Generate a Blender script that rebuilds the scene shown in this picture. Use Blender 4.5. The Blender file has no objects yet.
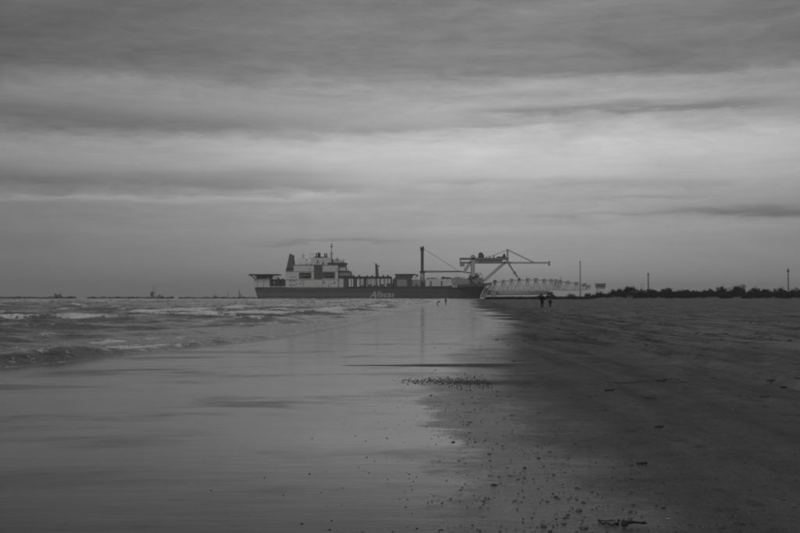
import bpy, bmesh, math, random
import numpy as np
from mathutils import Vector, Matrix

random.seed(7)
rng = np.random.default_rng(11)
scene = bpy.context.scene
C = scene.collection
R = math.radians

# ------------------------------------------------------------------ camera
EYE = 1.35
cam_d = bpy.data.cameras.new('camera')
cam = bpy.data.objects.new('camera', cam_d)
C.objects.link(cam)
cam.location = (0, 0, EYE)
cam.rotation_euler = (R(90 + 1.573), 0, 0)
cam_d.sensor_width = 36.0
cam_d.lens = 50.0
cam_d.clip_start = 0.1
cam_d.clip_end = 20000
scene.camera = cam

# ------------------------------------------------------------------ view
scene.render.engine = 'CYCLES'
scene.view_settings.view_transform = 'Standard'
scene.view_settings.look = 'None'
scene.view_settings.exposure = 0.0
scene.view_settings.gamma = 1.0
scene.cycles.use_denoising = True
scene.cycles.filter_width = 1.9
scene.cycles.max_bounces = 6
scene.cycles.diffuse_bounces = 3
scene.cycles.glossy_bounces = 3
scene.cycles.volume_bounces = 1
scene.cycles.transparent_max_bounces = 8


class NT:
    """small helper to write node maths"""
    def __init__(self, tree):
        self.t = tree
        self.n = tree.nodes
        self.l = tree.links

    def new(self, kind, **kw):
        nd = self.n.new(kind)
        for k, v in kw.items():
            setattr(nd, k, v)
        return nd

    def put(self, sock, v):
        if isinstance(v, bpy.types.NodeSocket):
            self.l.new(v, sock)
        else:
            sock.default_value = v

    def m(self, op, a, b=None, c=None, clamp=False):
        nd = self.new('ShaderNodeMath', operation=op, use_clamp=clamp)
        self.put(nd.inputs[0], a)
        if b is not None:
            self.put(nd.inputs[1], b)
        if c is not None:
            self.put(nd.inputs[2], c)
        return nd.outputs[0]

    def add(self, a, b): return self.m('ADD', a, b)
    def sub(self, a, b): return self.m('SUBTRACT', a, b)
    def mul(self, a, b): return self.m('MULTIPLY', a, b)

    def sstep(self, v, a, b, lo=0.0, hi=1.0):
        nd = self.new('ShaderNodeMapRange', interpolation_type='SMOOTHSTEP')
        self.put(nd.inputs['Value'], v)
        nd.inputs['From Min'].default_value = a
        nd.inputs['From Max'].default_value = b
        nd.inputs['To Min'].default_value = lo
        nd.inputs['To Max'].default_value = hi
        return nd.outputs['Result']

    def noise(self, vec, scale, detail=4, rough=0.55, dist=0.0):
        nd = self.new('ShaderNodeTexNoise')
        if vec is not None:
            self.l.new(vec, nd.inputs['Vector'])
        nd.inputs['Scale'].default_value = scale
        nd.inputs['Detail'].default_value = detail
        nd.inputs['Roughness'].default_value = rough
        nd.inputs['Distortion'].default_value = dist
        return nd.outputs['Fac']

    def xyz(self, x, y, z):
        nd = self.new('ShaderNodeCombineXYZ')
        for i, v in enumerate((x, y, z)):
            self.put(nd.inputs[i], v)
        return nd.outputs[0]

    def sep(self, v):
        nd = self.new('ShaderNodeSeparateXYZ')
        self.l.new(v, nd.inputs[0])
        return nd.outputs

    def mapv(self, v, scale):
        nd = self.new('ShaderNodeMapping')
        self.l.new(v, nd.inputs['Vector'])
        nd.inputs['Scale'].default_value = scale
        return nd.outputs[0]

    def grey(self, v):
        nd = self.new('ShaderNodeCombineColor')
        for i in range(3):
            self.put(nd.inputs[i], v)
        return nd.outputs[0]

    def mixf(self, f, a, b):
        nd = self.new('ShaderNodeMix', data_type='FLOAT')
        self.put(nd.inputs[0], f)
        self.put(nd.inputs[2], a)
        self.put(nd.inputs[3], b)
        return nd.outputs[0]


# ------------------------------------------------------------------ sky
SUN_EL, SUN_AZ = R(36), R(215)      # azimuth clockwise from +Y
world = bpy.data.worlds.new('World')
scene.world = world
world.use_nodes = True
w = NT(world.node_tree)
w.n.clear()
sky = w.new('ShaderNodeTexSky', sky_type='NISHITA')
sky.sun_disc = False
sky.sun_elevation = SUN_EL
sky.sun_rotation = SUN_AZ
sky.air_density = 1.0
sky.dust_density = 4.0
bw = w.new('ShaderNodeRGBToBW')
w.l.new(sky.outputs[0], bw.inputs[0])

tc = w.new('ShaderNodeTexCoord')
dx, dy, dz = w.sep(tc.outputs['Generated'])
hor = w.m('SQRT', w.add(w.mul(dx, dx), w.mul(dy, dy)))
tel = w.m('DIVIDE', dz, w.m('MAXIMUM', hor, 0.02))          # tan(elevation)
tel = w.m('MAXIMUM', tel, -0.05)
az = w.m('ARCTAN2', dx, dy)                                  # 0 ahead, + to the right
# warped streak coordinates of the cloud sheets
cv = w.xyz(w.mul(az, 2.6), w.mul(tel, 15.0), 0.0)
n_warp = w.sub(w.noise(cv, 1.0, 5, 0.55, 0.4), 0.5)
cv2 = w.xyz(w.mul(az, 7.0), w.mul(tel, 52.0), 3.7)
n_fine = w.sub(w.noise(cv2, 1.0, 6, 0.62, 0.6), 0.5)
cv3 = w.xyz(w.mul(az, 3.2), w.mul(tel, 70.0), 9.1)
n_str = w.sub(w.noise(cv3, 1.0, 4, 0.5, 0.3), 0.5)
X = w.m('MULTIPLY_ADD', az, 1140.0, 400.0)
Y = w.m('MULTIPLY_ADD', tel, -1111.0, 297.0)
cv4 = w.xyz(w.mul(az, 9.0), w.mul(tel, 30.0), 5.3)
n_bil = w.sub(w.noise(cv4, 1.0, 8, 0.66, 0.8), 0.5)
cv5 = w.xyz(w.mul(az, 22.0), w.mul(tel, 110.0), 1.3)
n_wis = w.sub(w.noise(cv5, 1.0, 7, 0.68, 1.2), 0.5)
Y = w.add(Y, w.add(w.add(w.mul(n_warp, 34.0), w.mul(n_fine, 13.0)), w.add(w.mul(n_bil, 14.0), w.mul(n_wis, 9.0))))
X = w.add(X, w.mul(n_warp, 120.0))

ramp = w.new('ShaderNodeValToRGB')
ramp.color_ramp.interpolation = 'B_SPLINE'
stops = [(0, 143), (12, 150), (30, 157), (55, 160), (66, 166), (85, 170), (100, 172), (117, 184), (130, 200), (148, 208),
         (160, 198), (174, 176), (186, 172), (198, 172), (210, 152), (226, 130), (250, 127), (300, 131), (420, 122), (700, 114)]
el = ramp.color_ramp.elements
while len(el) < len(stops):
    el.new(0.5)
for e, (p, v) in zip(el, stops):
    e.position = p / 700.0
    e.color = (v / 255, v / 255, v / 255, 1)
ypos = w.m('DIVIDE', w.sub(297.0, Y), 700.0)
w.l.new(w.m('MAXIMUM', ypos, 0.0), ramp.inputs[0])
val = w.mul(ramp.outputs[0], 1.0)


def band(x0, x1, f0, f1, y0, y1, hw, amp):
    """one cloud streak: spans azimuths x0..x1 (soft ends f0, f1), centre height y0..y1, half width hw"""
    slope = (y1 - y0) / (x1 - x0)
    yc = w.m('MULTIPLY_ADD', X, slope, y0 - slope * x0)
    q = w.m('DIVIDE', w.sub(Y, yc), hw)
    g = w.m('POWER', 2.718, w.mul(w.mul(q, q), -1.0))
    win = w.mul(w.sstep(X, x0 - f0, x0 + f0), w.sstep(X, x1 - f1, x1 + f1, 1.0, 0.0))
    return w.mul(w.mul(g, win), amp / 255.0)


for b in [(-250, 300, 120, 150, 129, 128, 15, -46),
          (-250, 300, 120, 110, 180, 183, 11, -36),
          (-250, 250, 120, 110, 158, 160, 12, -16),
          (-60, 360, 80, 90, 203, 198, 3.5, 22),
          (670, 1100, 60, 150, 213, 207, 5.5, -40),
          (490, 760, 50, 60, 112, 108, 4.0, -34),
          (330, 560, 60, 80, 127, 121, 4, -12),
          (60, 230, 50, 60, 90, 86, 5, 12),
          (480, 900, 80, 80, 86, 78, 7, 18),
          (250, 400, 40, 40, 242, 240, 1.8, -16),
          (530, 650, 40, 50, 215, 214, 2.0, -14),
          (590, 700, 50, 50, 197, 196, 2.0, -12),
          (200, 380, 60, 60, 189, 190, 3.0, -10),
          (420, 700, 70, 90, 182, 183, 4, -12),
          (420, 900, 70, 90, 231, 228, 4, 6)]:
    val = w.add(val, band(*b))
deck = w.sstep(tel, 0.02, 0.10, 0.35, 1.0)
val = w.add(val, w.mul(deck, w.add(w.add(w.mul(n_fine, 0.10), w.mul(n_str, 0.10)), w.add(w.mul(n_bil, 0.15), w.mul(n_wis, 0.10)))))
az2 = w.m('DIVIDE', w.sub(az, 0.09), 0.42)
fall = w.m('MULTIPLY_ADD', w.m('POWER', 2.718, w.mul(w.mul(az2, az2), -1.0)), 0.37, 0.63)
val = w.m('MAXIMUM', w.mul(val, fall), 0.2)
lin = w.mul(w.m('POWER', val, 2.2), 10.0)                     # cloud radiance for strength 0.1
cloudy = w.mixf(0.94, bw.outputs[0], lin)
bg = w.new('ShaderNodeBackground')
w.l.new(w.grey(cloudy), bg.inputs['Color'])
bg.inputs['Strength'].default_value = 0.1
wo = w.new('ShaderNodeOutputWorld')
w.l.new(bg.outputs[0], wo.inputs[0])

sun_d = bpy.data.lights.new('sun', 'SUN')
sun_d.energy = 1.0
sun_d.angle = R(30)
sun_d.color = (1.0, 0.995, 0.985)
sun = bpy.data.objects.new('sun', sun_d)
C.objects.link(sun)
sd = Vector((math.sin(SUN_AZ) * math.cos(SUN_EL), math.cos(SUN_AZ) * math.cos(SUN_EL), math.sin(SUN_EL)))
sun.rotation_euler = sd.to_track_quat('Z', 'Y').to_euler()
sun.location = (0, -50, 60)


# ------------------------------------------------------------------ materials
MATS = {}


def paint(name, v, rough=0.6, var=0.15, scale=0.25, streak=True):
    """weathered grey paint / cloth / stone; v is the base reflectance"""
    m = bpy.data.materials.new(name)
    m.use_nodes = True
    t = NT(m.node_tree)
    p = t.n['Principled BSDF']
    g = t.new('ShaderNodeNewGeometry')
    pos = g.outputs['Position']
    n1 = t.noise(pos, scale, 5, 0.6)
    f = n1
    if streak:
        n2 = t.noise(t.mapv(pos, (1.0, 1.0, 0.12)), scale * 3.0, 4, 0.6)
        f = t.add(t.mul(n1, 0.5), t.mul(n2, 0.5))
    vv = t.mul(v, t.m('MULTIPLY_ADD', t.sub(f, 0.5), var * 4.0, 1.0))
    vv = t.m('MAXIMUM', vv, v * 0.35)
    t.l.new(t.grey(vv), p.inputs['Base Color'])
    p.inputs['Roughness'].default_value = rough
    p.inputs['Specular IOR Level'].default_value = 0.3
    MATS[name] = m
    return m


paint('white_paint', 0.66, 0.5, 0.07)
paint('cream_paint', 0.52, 0.55, 0.08)
paint('mid_paint', 0.25, 0.6, 0.1)
paint('dark_paint', 0.07, 0.55, 0.15)
paint('hull_paint', 0.075, 0.5, 0.24, 0.09)
paint('low_hull_tone', 0.105, 0.6, 0.24, 0.09)
paint('black_paint', 0.03, 0.5, 0.15)
paint('gantry_paint', 0.36, 0.6, 0.07)
paint('girder_paint', 0.17, 0.6, 0.08)
paint('steel', 0.13, 0.5, 0.12)
paint('deck_paint', 0.12, 0.8, 0.12)
paint('letter_paint', 0.5, 0.6, 0.4, 0.5)
paint('rock', 0.10, 0.85, 0.25, 0.6, False)
paint('concrete', 0.30, 0.85, 0.1)
paint('black_cloth', 0.007, 0.9, 0.1, 6.0, False)
paint('dark_cloth', 0.012, 0.9, 0.15, 6.0, False)
paint('grey_cloth', 0.12, 0.9, 0.12, 6.0, False)
paint('skin', 0.35, 0.6, 0.05, 8.0, False)
paint('hair', 0.02, 0.6, 0.2, 20.0, False)
paint('bark', 0.05, 0.9, 0.2, 2.0)
paint('pebble_stone', 0.06, 0.5, 0.5, 14.0, False)
paint('pale_shell', 0.38, 0.5, 0.2, 40.0, False)
paint('seaweed_skin', 0.025, 0.35, 0.3, 20.0, False)
paint('driftwood_bark', 0.03, 0.8, 0.35, 25.0, False)
paint('wrack', 0.05, 0.8, 0.4, 9.0, False)
paint('clod_sand', 0.10, 0.85, 0.3, 20.0, False)

gm = bpy.data.materials.new('window_glass')
gm.use_nodes = True
gp = gm.node_tree.nodes['Principled BSDF']
gp.inputs['Base Color'].default_value = (0.02, 0.02, 0.02, 1)
gp.inputs['Roughness'].default_value = 0.08
MATS['glass'] = gm


def leaf_material(name, v):
    m = bpy.data.materials.new(name)
    m.use_nodes = True
    t = NT(m.node_tree)
    p = t.n['Principled BSDF']
    g = t.new('ShaderNodeNewGeometry')
    n = t.noise(g.outputs['Position'], 0.9, 3, 0.6)
    t.l.new(t.grey(t.mul(v, t.m('MULTIPLY_ADD', n, 1.2, 0.4))), p.inputs['Base Color'])
    p.inputs['Roughness'].default_value = 0.7
    p.inputs['Specular IOR Level'].default_value = 0.2
    MATS[name] = m
    return m


leaf_material('scrub_leaf', 0.014)
leaf_material('grass_blade', 0.07)


# ------------------------------------------------------------------ mesh helpers
def tag(o, label=None, cat=None, group=None, kind=None):
    if label: o['label'] = label
    if cat: o['category'] = cat
    if group: o['group'] = group
    if kind: o['kind'] = kind
    return o


def empty(name, loc=(0, 0, 0), rz=0.0):
    o = bpy.data.objects.new(name, None)
    o.location = loc
    o.rotation_euler = (0, 0, rz)
    o.empty_display_size = 0.5
    C.objects.link(o)
    return o


def link_mesh(name, me, mat, parent=None):
    o = bpy.data.objects.new(name, me)
    if mat is not None and len(me.materials) == 0:
        me.materials.append(MATS[mat] if isinstance(mat, str) else mat)
    C.objects.link(o)
    if parent is not None:
        o.parent = parent
    return o


class MB:
    def __init__(self, origin=(0, 0, 0)):
        self.v, self.f = [], []
        self.o = Vector(origin)

    def poly(self, pts, faces):
        k = len(self.v)
        self.v += [tuple(Vector(p) - self.o) for p in pts]
        self.f += [tuple(i + k for i in f) for f in faces]
        return self

    def box(self, x0, x1, y0, y1, z0, z1):
        return self.poly([(x0, y0, z0), (x1, y0, z0), (x1, y1, z0), (x0, y1, z0),
                          (x0, y0, z1), (x1, y0, z1), (x1, y1, z1), (x0, y1, z1)],
                         [(3, 2, 1, 0), (4, 5, 6, 7), (0, 1, 5, 4), (1, 2, 6, 5), (2, 3, 7, 6), (3, 0, 4, 7)])

    def prism(self, xz, y0, y1):
        """outline in the x-z plane given depth along y"""
        n = len(xz)
        pts = [(x, y0, z) for x, z in xz] + [(x, y1, z) for x, z in xz]
        fs = [tuple(range(n)), tuple(range(2 * n - 1, n - 1, -1))]
        fs += [(i, i + n, (i + 1) % n + n, (i + 1) % n) for i in range(n)]
        return self.poly(pts, fs)

    def bar(self, a, b, w, h=None):
        h = h or w
        a, b = Vector(a), Vector(b)
        d = (b - a).normalized()
        up = Vector((0, 1, 0)) if abs(d.y) < 0.9 else Vector((0, 0, 1))
        s = d.cross(up).normalized() * w / 2
        u = Vector(up - d * up.dot(d)).normalized() * h / 2
        pts = [p + sx * s + ux * u for p in (a, b) for sx, ux in ((-1, -1), (1, -1), (1, 1), (-1, 1))]
        return self.poly(pts, [(3, 2, 1, 0), (4, 5, 6, 7), (0, 1, 5, 4), (1, 2, 6, 5), (2, 3, 7, 6), (3, 0, 4, 7)])

    def tube(self, a, b, r0, r1=None, n=10):
        r1 = r0 if r1 is None else r1
        a, b = Vector(a), Vector(b)
        d = (b - a).normalized()
        s = d.orthogonal().normalized()
        u = d.cross(s)
        pts = []
        for p, r in ((a, r0), (b, r1)):
            for i in range(n):
                t = 2 * math.pi * i / n
                pts.append(p + s * (math.cos(t) * r) + u * (math.sin(t) * r))
        fs = [tuple(range(n - 1, -1, -1)), tuple(range(n, 2 * n))]
        fs += [(i, (i + 1) % n, (i + 1) % n + n, i + n) for i in range(n)]
        return self.poly(pts, fs)

    def ball(self, c, rx, ry=None, rz=None, n=12, m=8):
        ry = rx if ry is None else ry
        rz = rx if rz is None else rz
        pts = [(c[0], c[1], c[2] - rz)]
        for j in range(1, m):
            ph = -math.pi / 2 + math.pi * j / m
            for i in range(n):
                t = 2 * math.pi * i / n
                pts.append((c[0] + rx * math.cos(ph) * math.cos(t), c[1] + ry * math.cos(ph) * math.sin(t), c[2] + rz * math.sin(ph)))
        pts.append((c[0], c[1], c[2] + rz))
        fs = [(0, 1 + (i + 1) % n, 1 + i) for i in range(n)]
        for j in range(m - 2):
            for i in range(n):
                a = 1 + j * n + i
                b = 1 + j * n + (i + 1) % n
                fs.append((a, b, b + n, a + n))
        last = len(pts) - 1
        k = 1 + (m - 2) * n
        fs += [(k + i, k + (i + 1) % n, last) for i in range(n)]
        return self.poly(pts, fs)

    def build(self, name, mat, parent=None, smooth=False):
        me = bpy.data.meshes.new(name)
        me.from_pydata(self.v, [], self.f)
        if smooth:
            me.polygons.foreach_set('use_smooth', [len(p.vertices) <= 4 for p in me.polygons])
        me.update()
        return link_mesh(name, me, mat, parent)


# ------------------------------------------------------------------ value noise for terrain and sea
_perm = rng.random((256, 256))


def vnoise(x, y):
    xi, yi = np.floor(x).astype(np.int64), np.floor(y).astype(np.int64)
    fx, fy = x - xi, y - yi
    fx, fy = fx * fx * (3 - 2 * fx), fy * fy * (3 - 2 * fy)
    a = _perm[xi % 256, yi % 256]
    b = _perm[(xi + 1) % 256, yi % 256]
    c = _perm[xi % 256, (yi + 1) % 256]
    d = _perm[(xi + 1) % 256, (yi + 1) % 256]
    return (a * (1 - fx) + b * fx) * (1 - fy) + (c * (1 - fx) + d * fx) * fy - 0.5


def fbm(x, y, o=4):
    s, a, t = 0, 1.0, 0
    for i in range(o):
        s = s + a * vnoise(x * 2 ** i + 17.3 * i, y * 2 ** i + 5.1 * i)
        t += a
        a *= 0.5
    return s / t


def sst(v, a, b):
    t = np.clip((v - a) / (b - a), 0, 1)
    return t * t * (3 - 2 * t)


# the sea's edge and the edge of the wet film, as distance from the sea (x) along the beach (y)
ED = np.array([-100, 6, 15, 20.5, 24, 28, 31, 36, 50, 83, 187, 500, 830])
EX = np.array([-30, -13, -9.6, -7.5, -6.5, -5.7, -4.9, -3.7, -2.4, 0, 6.0, 26, 52])
WD = np.array([-100, 3, 6.3, 8, 9.8, 12, 14.6, 17, 20, 22.5, 26, 31, 45, 65, 83, 187, 500, 830])
WX = np.array([0.8, 0.9, 1.10, 1.25, 1.3, 1.25, 1.25, 1.4, 1.75, 1.9, 2.1, 2.85, 4.2, 5.8, 6.8, 12.0, 33, 58])


def sea_edge(y): return np.interp(y, ED, EX)
def wet_edge(y): return np.interp(y, WD, WX)


def beach_z(x, y, fine=True):
    s = x - sea_edge(y)
    z = np.where(s < 0, 0.045 * s, 0.004 * np.minimum(s, 5) + 0.0006 * np.clip(s - 5, 0, 40))
    z = np.maximum(z, -2.5)
    d = x - wet_edge(y)
    dry = sst(d, 0.2, 3.0)
    if fine:
        z = z + dry * 0.055 * fbm(x * 1.1, y * 0.9, 4) + dry * 0.10 * fbm(x * 0.28 + 9, y * 0.12, 4) + dry * 0.22 * sst(y, 30, 120) * fbm(x * 0.13, y * 0.035, 4)
        # wheel ruts running along the beach
        for x0, k, dep in ((6.0, 0.030, 0.055), (7.6, 0.030, 0.05), (10.6, 0.022, 0.065), (12.2, 0.022, 0.06), (15.5, 0.05, 0.06), (17.1, 0.05, 0.055), (3.8, 0.055, 0.022), (24, 0.08, 0.07), (26, 0.08, 0.07)):
            xc = x0 + k * (y - 20) + 0.5 * fbm(y * 0.05 + x0, y * 0 + 3, 2)
            q = x - xc
            dep2 = 1.5 * dep * (0.55 + 1.2 * (fbm(x * 0.6, y * 0.5 + x0, 3) + 0.3))
            z = z - dry * dep2 * np.exp(-(q / 0.19) ** 2) + dry * 0.7 * dep2 * (np.exp(-((q - 0.38) / 0.16) ** 2) + np.exp(-((q + 0.38) / 0.16) ** 2))
    # low dune along the right, beginning some 400 m out
    up = sst(y, 420, 560) * sst(x / np.maximum(y, 1), 0.165, 0.20)
    z = z + 2.2 * up
    # the beach ends at the harbour channel
    z = z - 6.0 * sst(y, 800, 860) * (1 - sst(y, 1290, 1320) * sst(x, 120, 160))
    # far bank behind the channel
    z = z + sst(y, 1300, 1330) * sst(x, 140, 165) * 2.2
    return z


def fan_rows(start, end, ratio):
    r = [start]
    while r[-1] < end:
        r.append(r[-1] * ratio)
    return np.array(r)


def grid_mesh(name, XX, YY, ZZ, attrs):
    nr, nc = XX.shape
    me = bpy.data.meshes.new(name)
    nv = nr * nc
    co = np.stack([XX, YY, ZZ], -1).reshape(-1, 3).astype(np.float32)
    idx = np.arange(nv).reshape(nr, nc)
    q = np.stack([idx[:-1, :-1], idx[:-1, 1:], idx[1:, 1:], idx[1:, :-1]], -1).reshape(-1, 4)
    me.vertices.add(nv)
    me.vertices.foreach_set('co', co.ravel())
    me.loops.add(q.size)
    me.loops.foreach_set('vertex_index', q.ravel().astype(np.int32))
    me.polygons.add(len(q))
    me.polygons.foreach_set('loop_start', np.arange(0, q.size, 4, dtype=np.int32))
    me.polygons.foreach_set('use_smooth', np.ones(len(q), dtype=bool))
    me.update(calc_edges=True)
    for k, a in attrs.items():
        at = me.attributes.new(k, 'FLOAT', 'POINT')
        at.data.foreach_set('value', a.astype(np.float32).ravel())
    return me


# ------------------------------------------------------------------ beach
def beach_material():
    m = bpy.data.materials.new('beach_sand')
    m.use_nodes = True
    t = NT(m.node_tree)
    p = t.n['Principled BSDF']
    pos = t.new('ShaderNodeNewGeometry').outputs['Position']
    at = t.new('ShaderNodeAttribute', attribute_name='dry').outputs['Fac']     # metres landward of the film's edge
    n_big = t.sub(t.noise(pos, 0.55, 5, 0.6), 0.5)
    n_mid = t.sub(t.noise(t.mapv(pos, (0.8, 1.6, 1.0)), 3.2, 5, 0.65), 0.5)
    n_sm = t.sub(t.noise(pos, 26.0, 4, 0.7), 0.5)
    n_gr = t.sub(t.noise(pos, 140.0, 3, 0.7), 0.5)
    lvl = t.add(at, t.add(t.mul(n_big, 1.9), t.add(t.mul(n_mid, 0.9), t.mul(n_sm, 0.8))))
    film = t.sstep(lvl, -0.95, 0.55, 1.0, 0.0)
    sheen = t.sstep(lvl, -0.1, 1.1, 1.0, 0.0)           # saturated sand that still shines          # standing water film
    damp = t.sstep(lvl, 0.1, 4.5, 1.0, 0.0)             # damp, darker sand beyond it
    # sand colour
    mott = t.m('MULTIPLY_ADD', t.sub(t.noise(pos, 1.3, 6, 0.65), 0.5), 0.7, 1.0)
    rut_shade = t.noise(t.mapv(pos, (1.3, 0.10, 1.0)), 1.0, 9, 0.72, 0.8)  # rut and ridge shading painted as streaks in the sand colour
    ydist = t.sep(pos)[1]
    mott = t.mul(mott, t.mixf(t.sstep(ydist, 10.0, 40.0, 0.25, 1.0), 1.0, t.sstep(rut_shade, 0.37, 0.60, 0.48, 1.30)))
    mott = t.mul(mott, t.m('MULTIPLY_ADD', t.sub(t.noise(pos, 0.22, 4, 0.6), 0.5), 0.6, 1.0))
    fine = t.m('MULTIPLY_ADD', n_sm, 1.0, 1.0)
    grit = t.m('MULTIPLY_ADD', n_gr, 1.2, 1.0)
    blot = t.sstep(t.noise(t.mapv(pos, (1.0, 0.6, 1.0)), 4.5, 5, 0.7, 0.6), 0.5, 0.72, 1.08, 0.55)
    mott = t.mul(mott, blot)
    dark_specks = t.sstep(t.noise(t.mapv(pos, (1.0, 0.8, 1.0)), 17.0, 3, 0.6), 0.66, 0.74, 1.0, 0.45)
    rut = t.new('ShaderNodeAttribute', attribute_name='rut').outputs['Fac']
    sandv = t.mul(t.mul(t.mul(t.sstep(lvl, 3.0, 8.0, 0.122, 0.165), mott), t.mul(fine, grit)), dark_specks)
    sandv = t.mul(sandv, t.mixf(damp, 1.0, 0.86))
    sandv = t.mul(sandv, t.mixf(film, 1.0, 0.38))
    t.l.new(t.grey(sandv), p.inputs['Base Color'])
    drain = t.mul(t.sstep(t.noise(t.mapv(pos, (0.5, 0.9, 1.0)), 0.55, 5, 0.62, 0.4), 0.5, 0.68), 0.14)
    rough = t.mixf(film, t.mixf(sheen, t.mixf(damp, 0.85, 0.62), 0.36), t.add(drain, t.m('MULTIPLY_ADD', n_big, 0.12, 0.125)))
    t.l.new(rough, p.inputs['Roughness'])
    p.inputs['IOR'].default_value = 1.33
    t.l.new(t.mixf(film, t.mixf(sheen, t.mixf(damp, 0.15, 0.3), 0.5), 0.5), p.inputs['Specular IOR Level'])
    # relief: sand grain and clods where dry, faint ripples in the film
    clod = t.noise(pos, 9.0, 6, 0.7)
    drift = t.noise(t.mapv(pos, (1.0, 0.45, 1.0)), 2.4, 4, 0.6)
    h_dry = t.add(t.mul(clod, 0.035), t.add(t.mul(t.noise(pos, 60.0, 3, 0.6), 0.006), t.mul(drift, 0.05)))
    rip = t.noise(t.mapv(pos, (0.55, 1.7, 1.0)), 2.2, 4, 0.55)
    h_wet = t.add(t.mul(rip, 0.0016), t.mul(t.noise(t.mapv(pos, (0.6, 1.5, 1.0)), 11.0, 3, 0.5), 0.0004))
    vo = t.new('ShaderNodeTexVoronoi', feature='F1')
    t.l.new(t.mapv(pos, (1.0, 0.8, 1.0)), vo.inputs['Vector'])
    vo.inputs['Scale'].default_value = 1.5
    dent = t.sstep(vo.outputs['Distance'], 0.07, 0.24, -0.05, 0.0)       # footprints
    trod = t.sstep(t.noise(pos, 0.16, 3, 0.6), 0.46, 0.58)
    h_dry = t.add(h_dry, t.mul(t.mul(dent, trod), t.sstep(lvl, 1.5, 3.0)))
    h_soft = t.mixf(sheen, h_dry, t.mul(h_dry, 0.3))
    hh = t.mixf(film, h_soft, h_wet)
    b = t.new('ShaderNodeBump')
    b.inputs['Strength'].default_value = 1.0
    b.inputs['Distance'].default_value = 1.0
    t.l.new(hh, b.inputs['Height'])
    t.l.new(b.outputs[0], p.inputs['Normal'])
    return m


rows = np.concatenate([np.linspace(-60, 2.5, 30)[:-1], fan_rows(2.5, 400, 1.0062), fan_rows(402, 6000, 1.02)])
cols = np.linspace(-1, 1, 380)
cols = np.sign(cols) * (0.75 * np.abs(cols) + 0.25 * np.abs(cols) ** 3)
width = 14 + 0.62 * np.maximum(rows, 0) + np.maximum(-rows, 0) * 0.3
BX = cols[None, :] * width[:, None]
BY = np.repeat(rows[:, None], len(cols), 1)
BZ = beach_z(BX, BY)
dry = BX - wet_edge(BY)
# a low sand tongue reaching out into the film, and a rubbly one nearer
tongue = np.exp(-((BY - 21.6 - 0.05 * BX + 0.10 * fbm(BX * 2.5, BY * 0 + 1, 3)) / (0.14 + 0.24 * sst(BX, -1.3, 1.2))) ** 2) * sst(BX, -1.5, -0.9)
tongue2 = np.exp(-((BY - 17.4 + 0.15 * (BX - 0.6)) / 0.35) ** 2) * sst(BX, 0.0, 1.1)
dry = dry + 7.0 * sst(BY, 22, 90) * fbm(BX * 0.06 + 4, BY * 0.14, 4)
dry = np.clip(dry, -3.0, 8) + 4.2 * tongue + 1.1 * tongue2
BZ = BZ + 0.006 * tongue
rut = np.zeros_like(dry)
beach = link_mesh('beach', grid_mesh('beach', BX, BY, BZ, {'dry': dry, 'rut': rut}), beach_material())
tag(beach, kind='structure')


# ------------------------------------------------------------------ sea
def sea_material():
    m = bpy.data.materials.new('sea_water')
    m.use_nodes = True
    t = NT(m.node_tree)
    p = t.n['Principled BSDF']
    pos = t.new('ShaderNodeNewGeometry').outputs['Position']
    fo = t.new('ShaderNodeAttribute', attribute_name='foam').outputs['Fac']
    nf = t.noise(t.mapv(pos, (1.0, 0.55, 1.0)), 3.5, 6, 0.7)
    nf2 = t.noise(pos, 14.0, 4, 0.7)
    foam = t.sstep(t.add(fo, t.add(t.mul(t.sub(nf, 0.5), 1.9), t.mul(t.sub(nf2, 0.5), 1.1))), 0.48, 0.75)
    silt = t.noise(pos, 0.12, 4, 0.6)
    base = t.mixf(foam, t.m('MULTIPLY_ADD', silt, 0.06, 0.07), 0.75)
    t.l.new(t.grey(base), p.inputs['Base Color'])
    t.l.new(t.mixf(foam, 0.12, 0.8), p.inputs['Roughness'])
    p.inputs['IOR'].default_value = 1.33
    h = t.add(t.mul(t.noise(t.mapv(pos, (1.0, 0.7, 1.0)), 1.6, 4, 0.6), 0.20),
              t.add(t.mul(t.noise(pos, 7.0, 3, 0.6), 0.03), t.mul(foam, 0.02)))
    b = t.new('ShaderNodeBump')
    b.inputs['Strength'].default_value = 0.75
    b.inputs['Distance'].default_value = 1.0
    t.l.new(h, b.inputs['Height'])
    t.l.new(b.outputs[0], p.inputs['Normal'])
    return m


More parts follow.
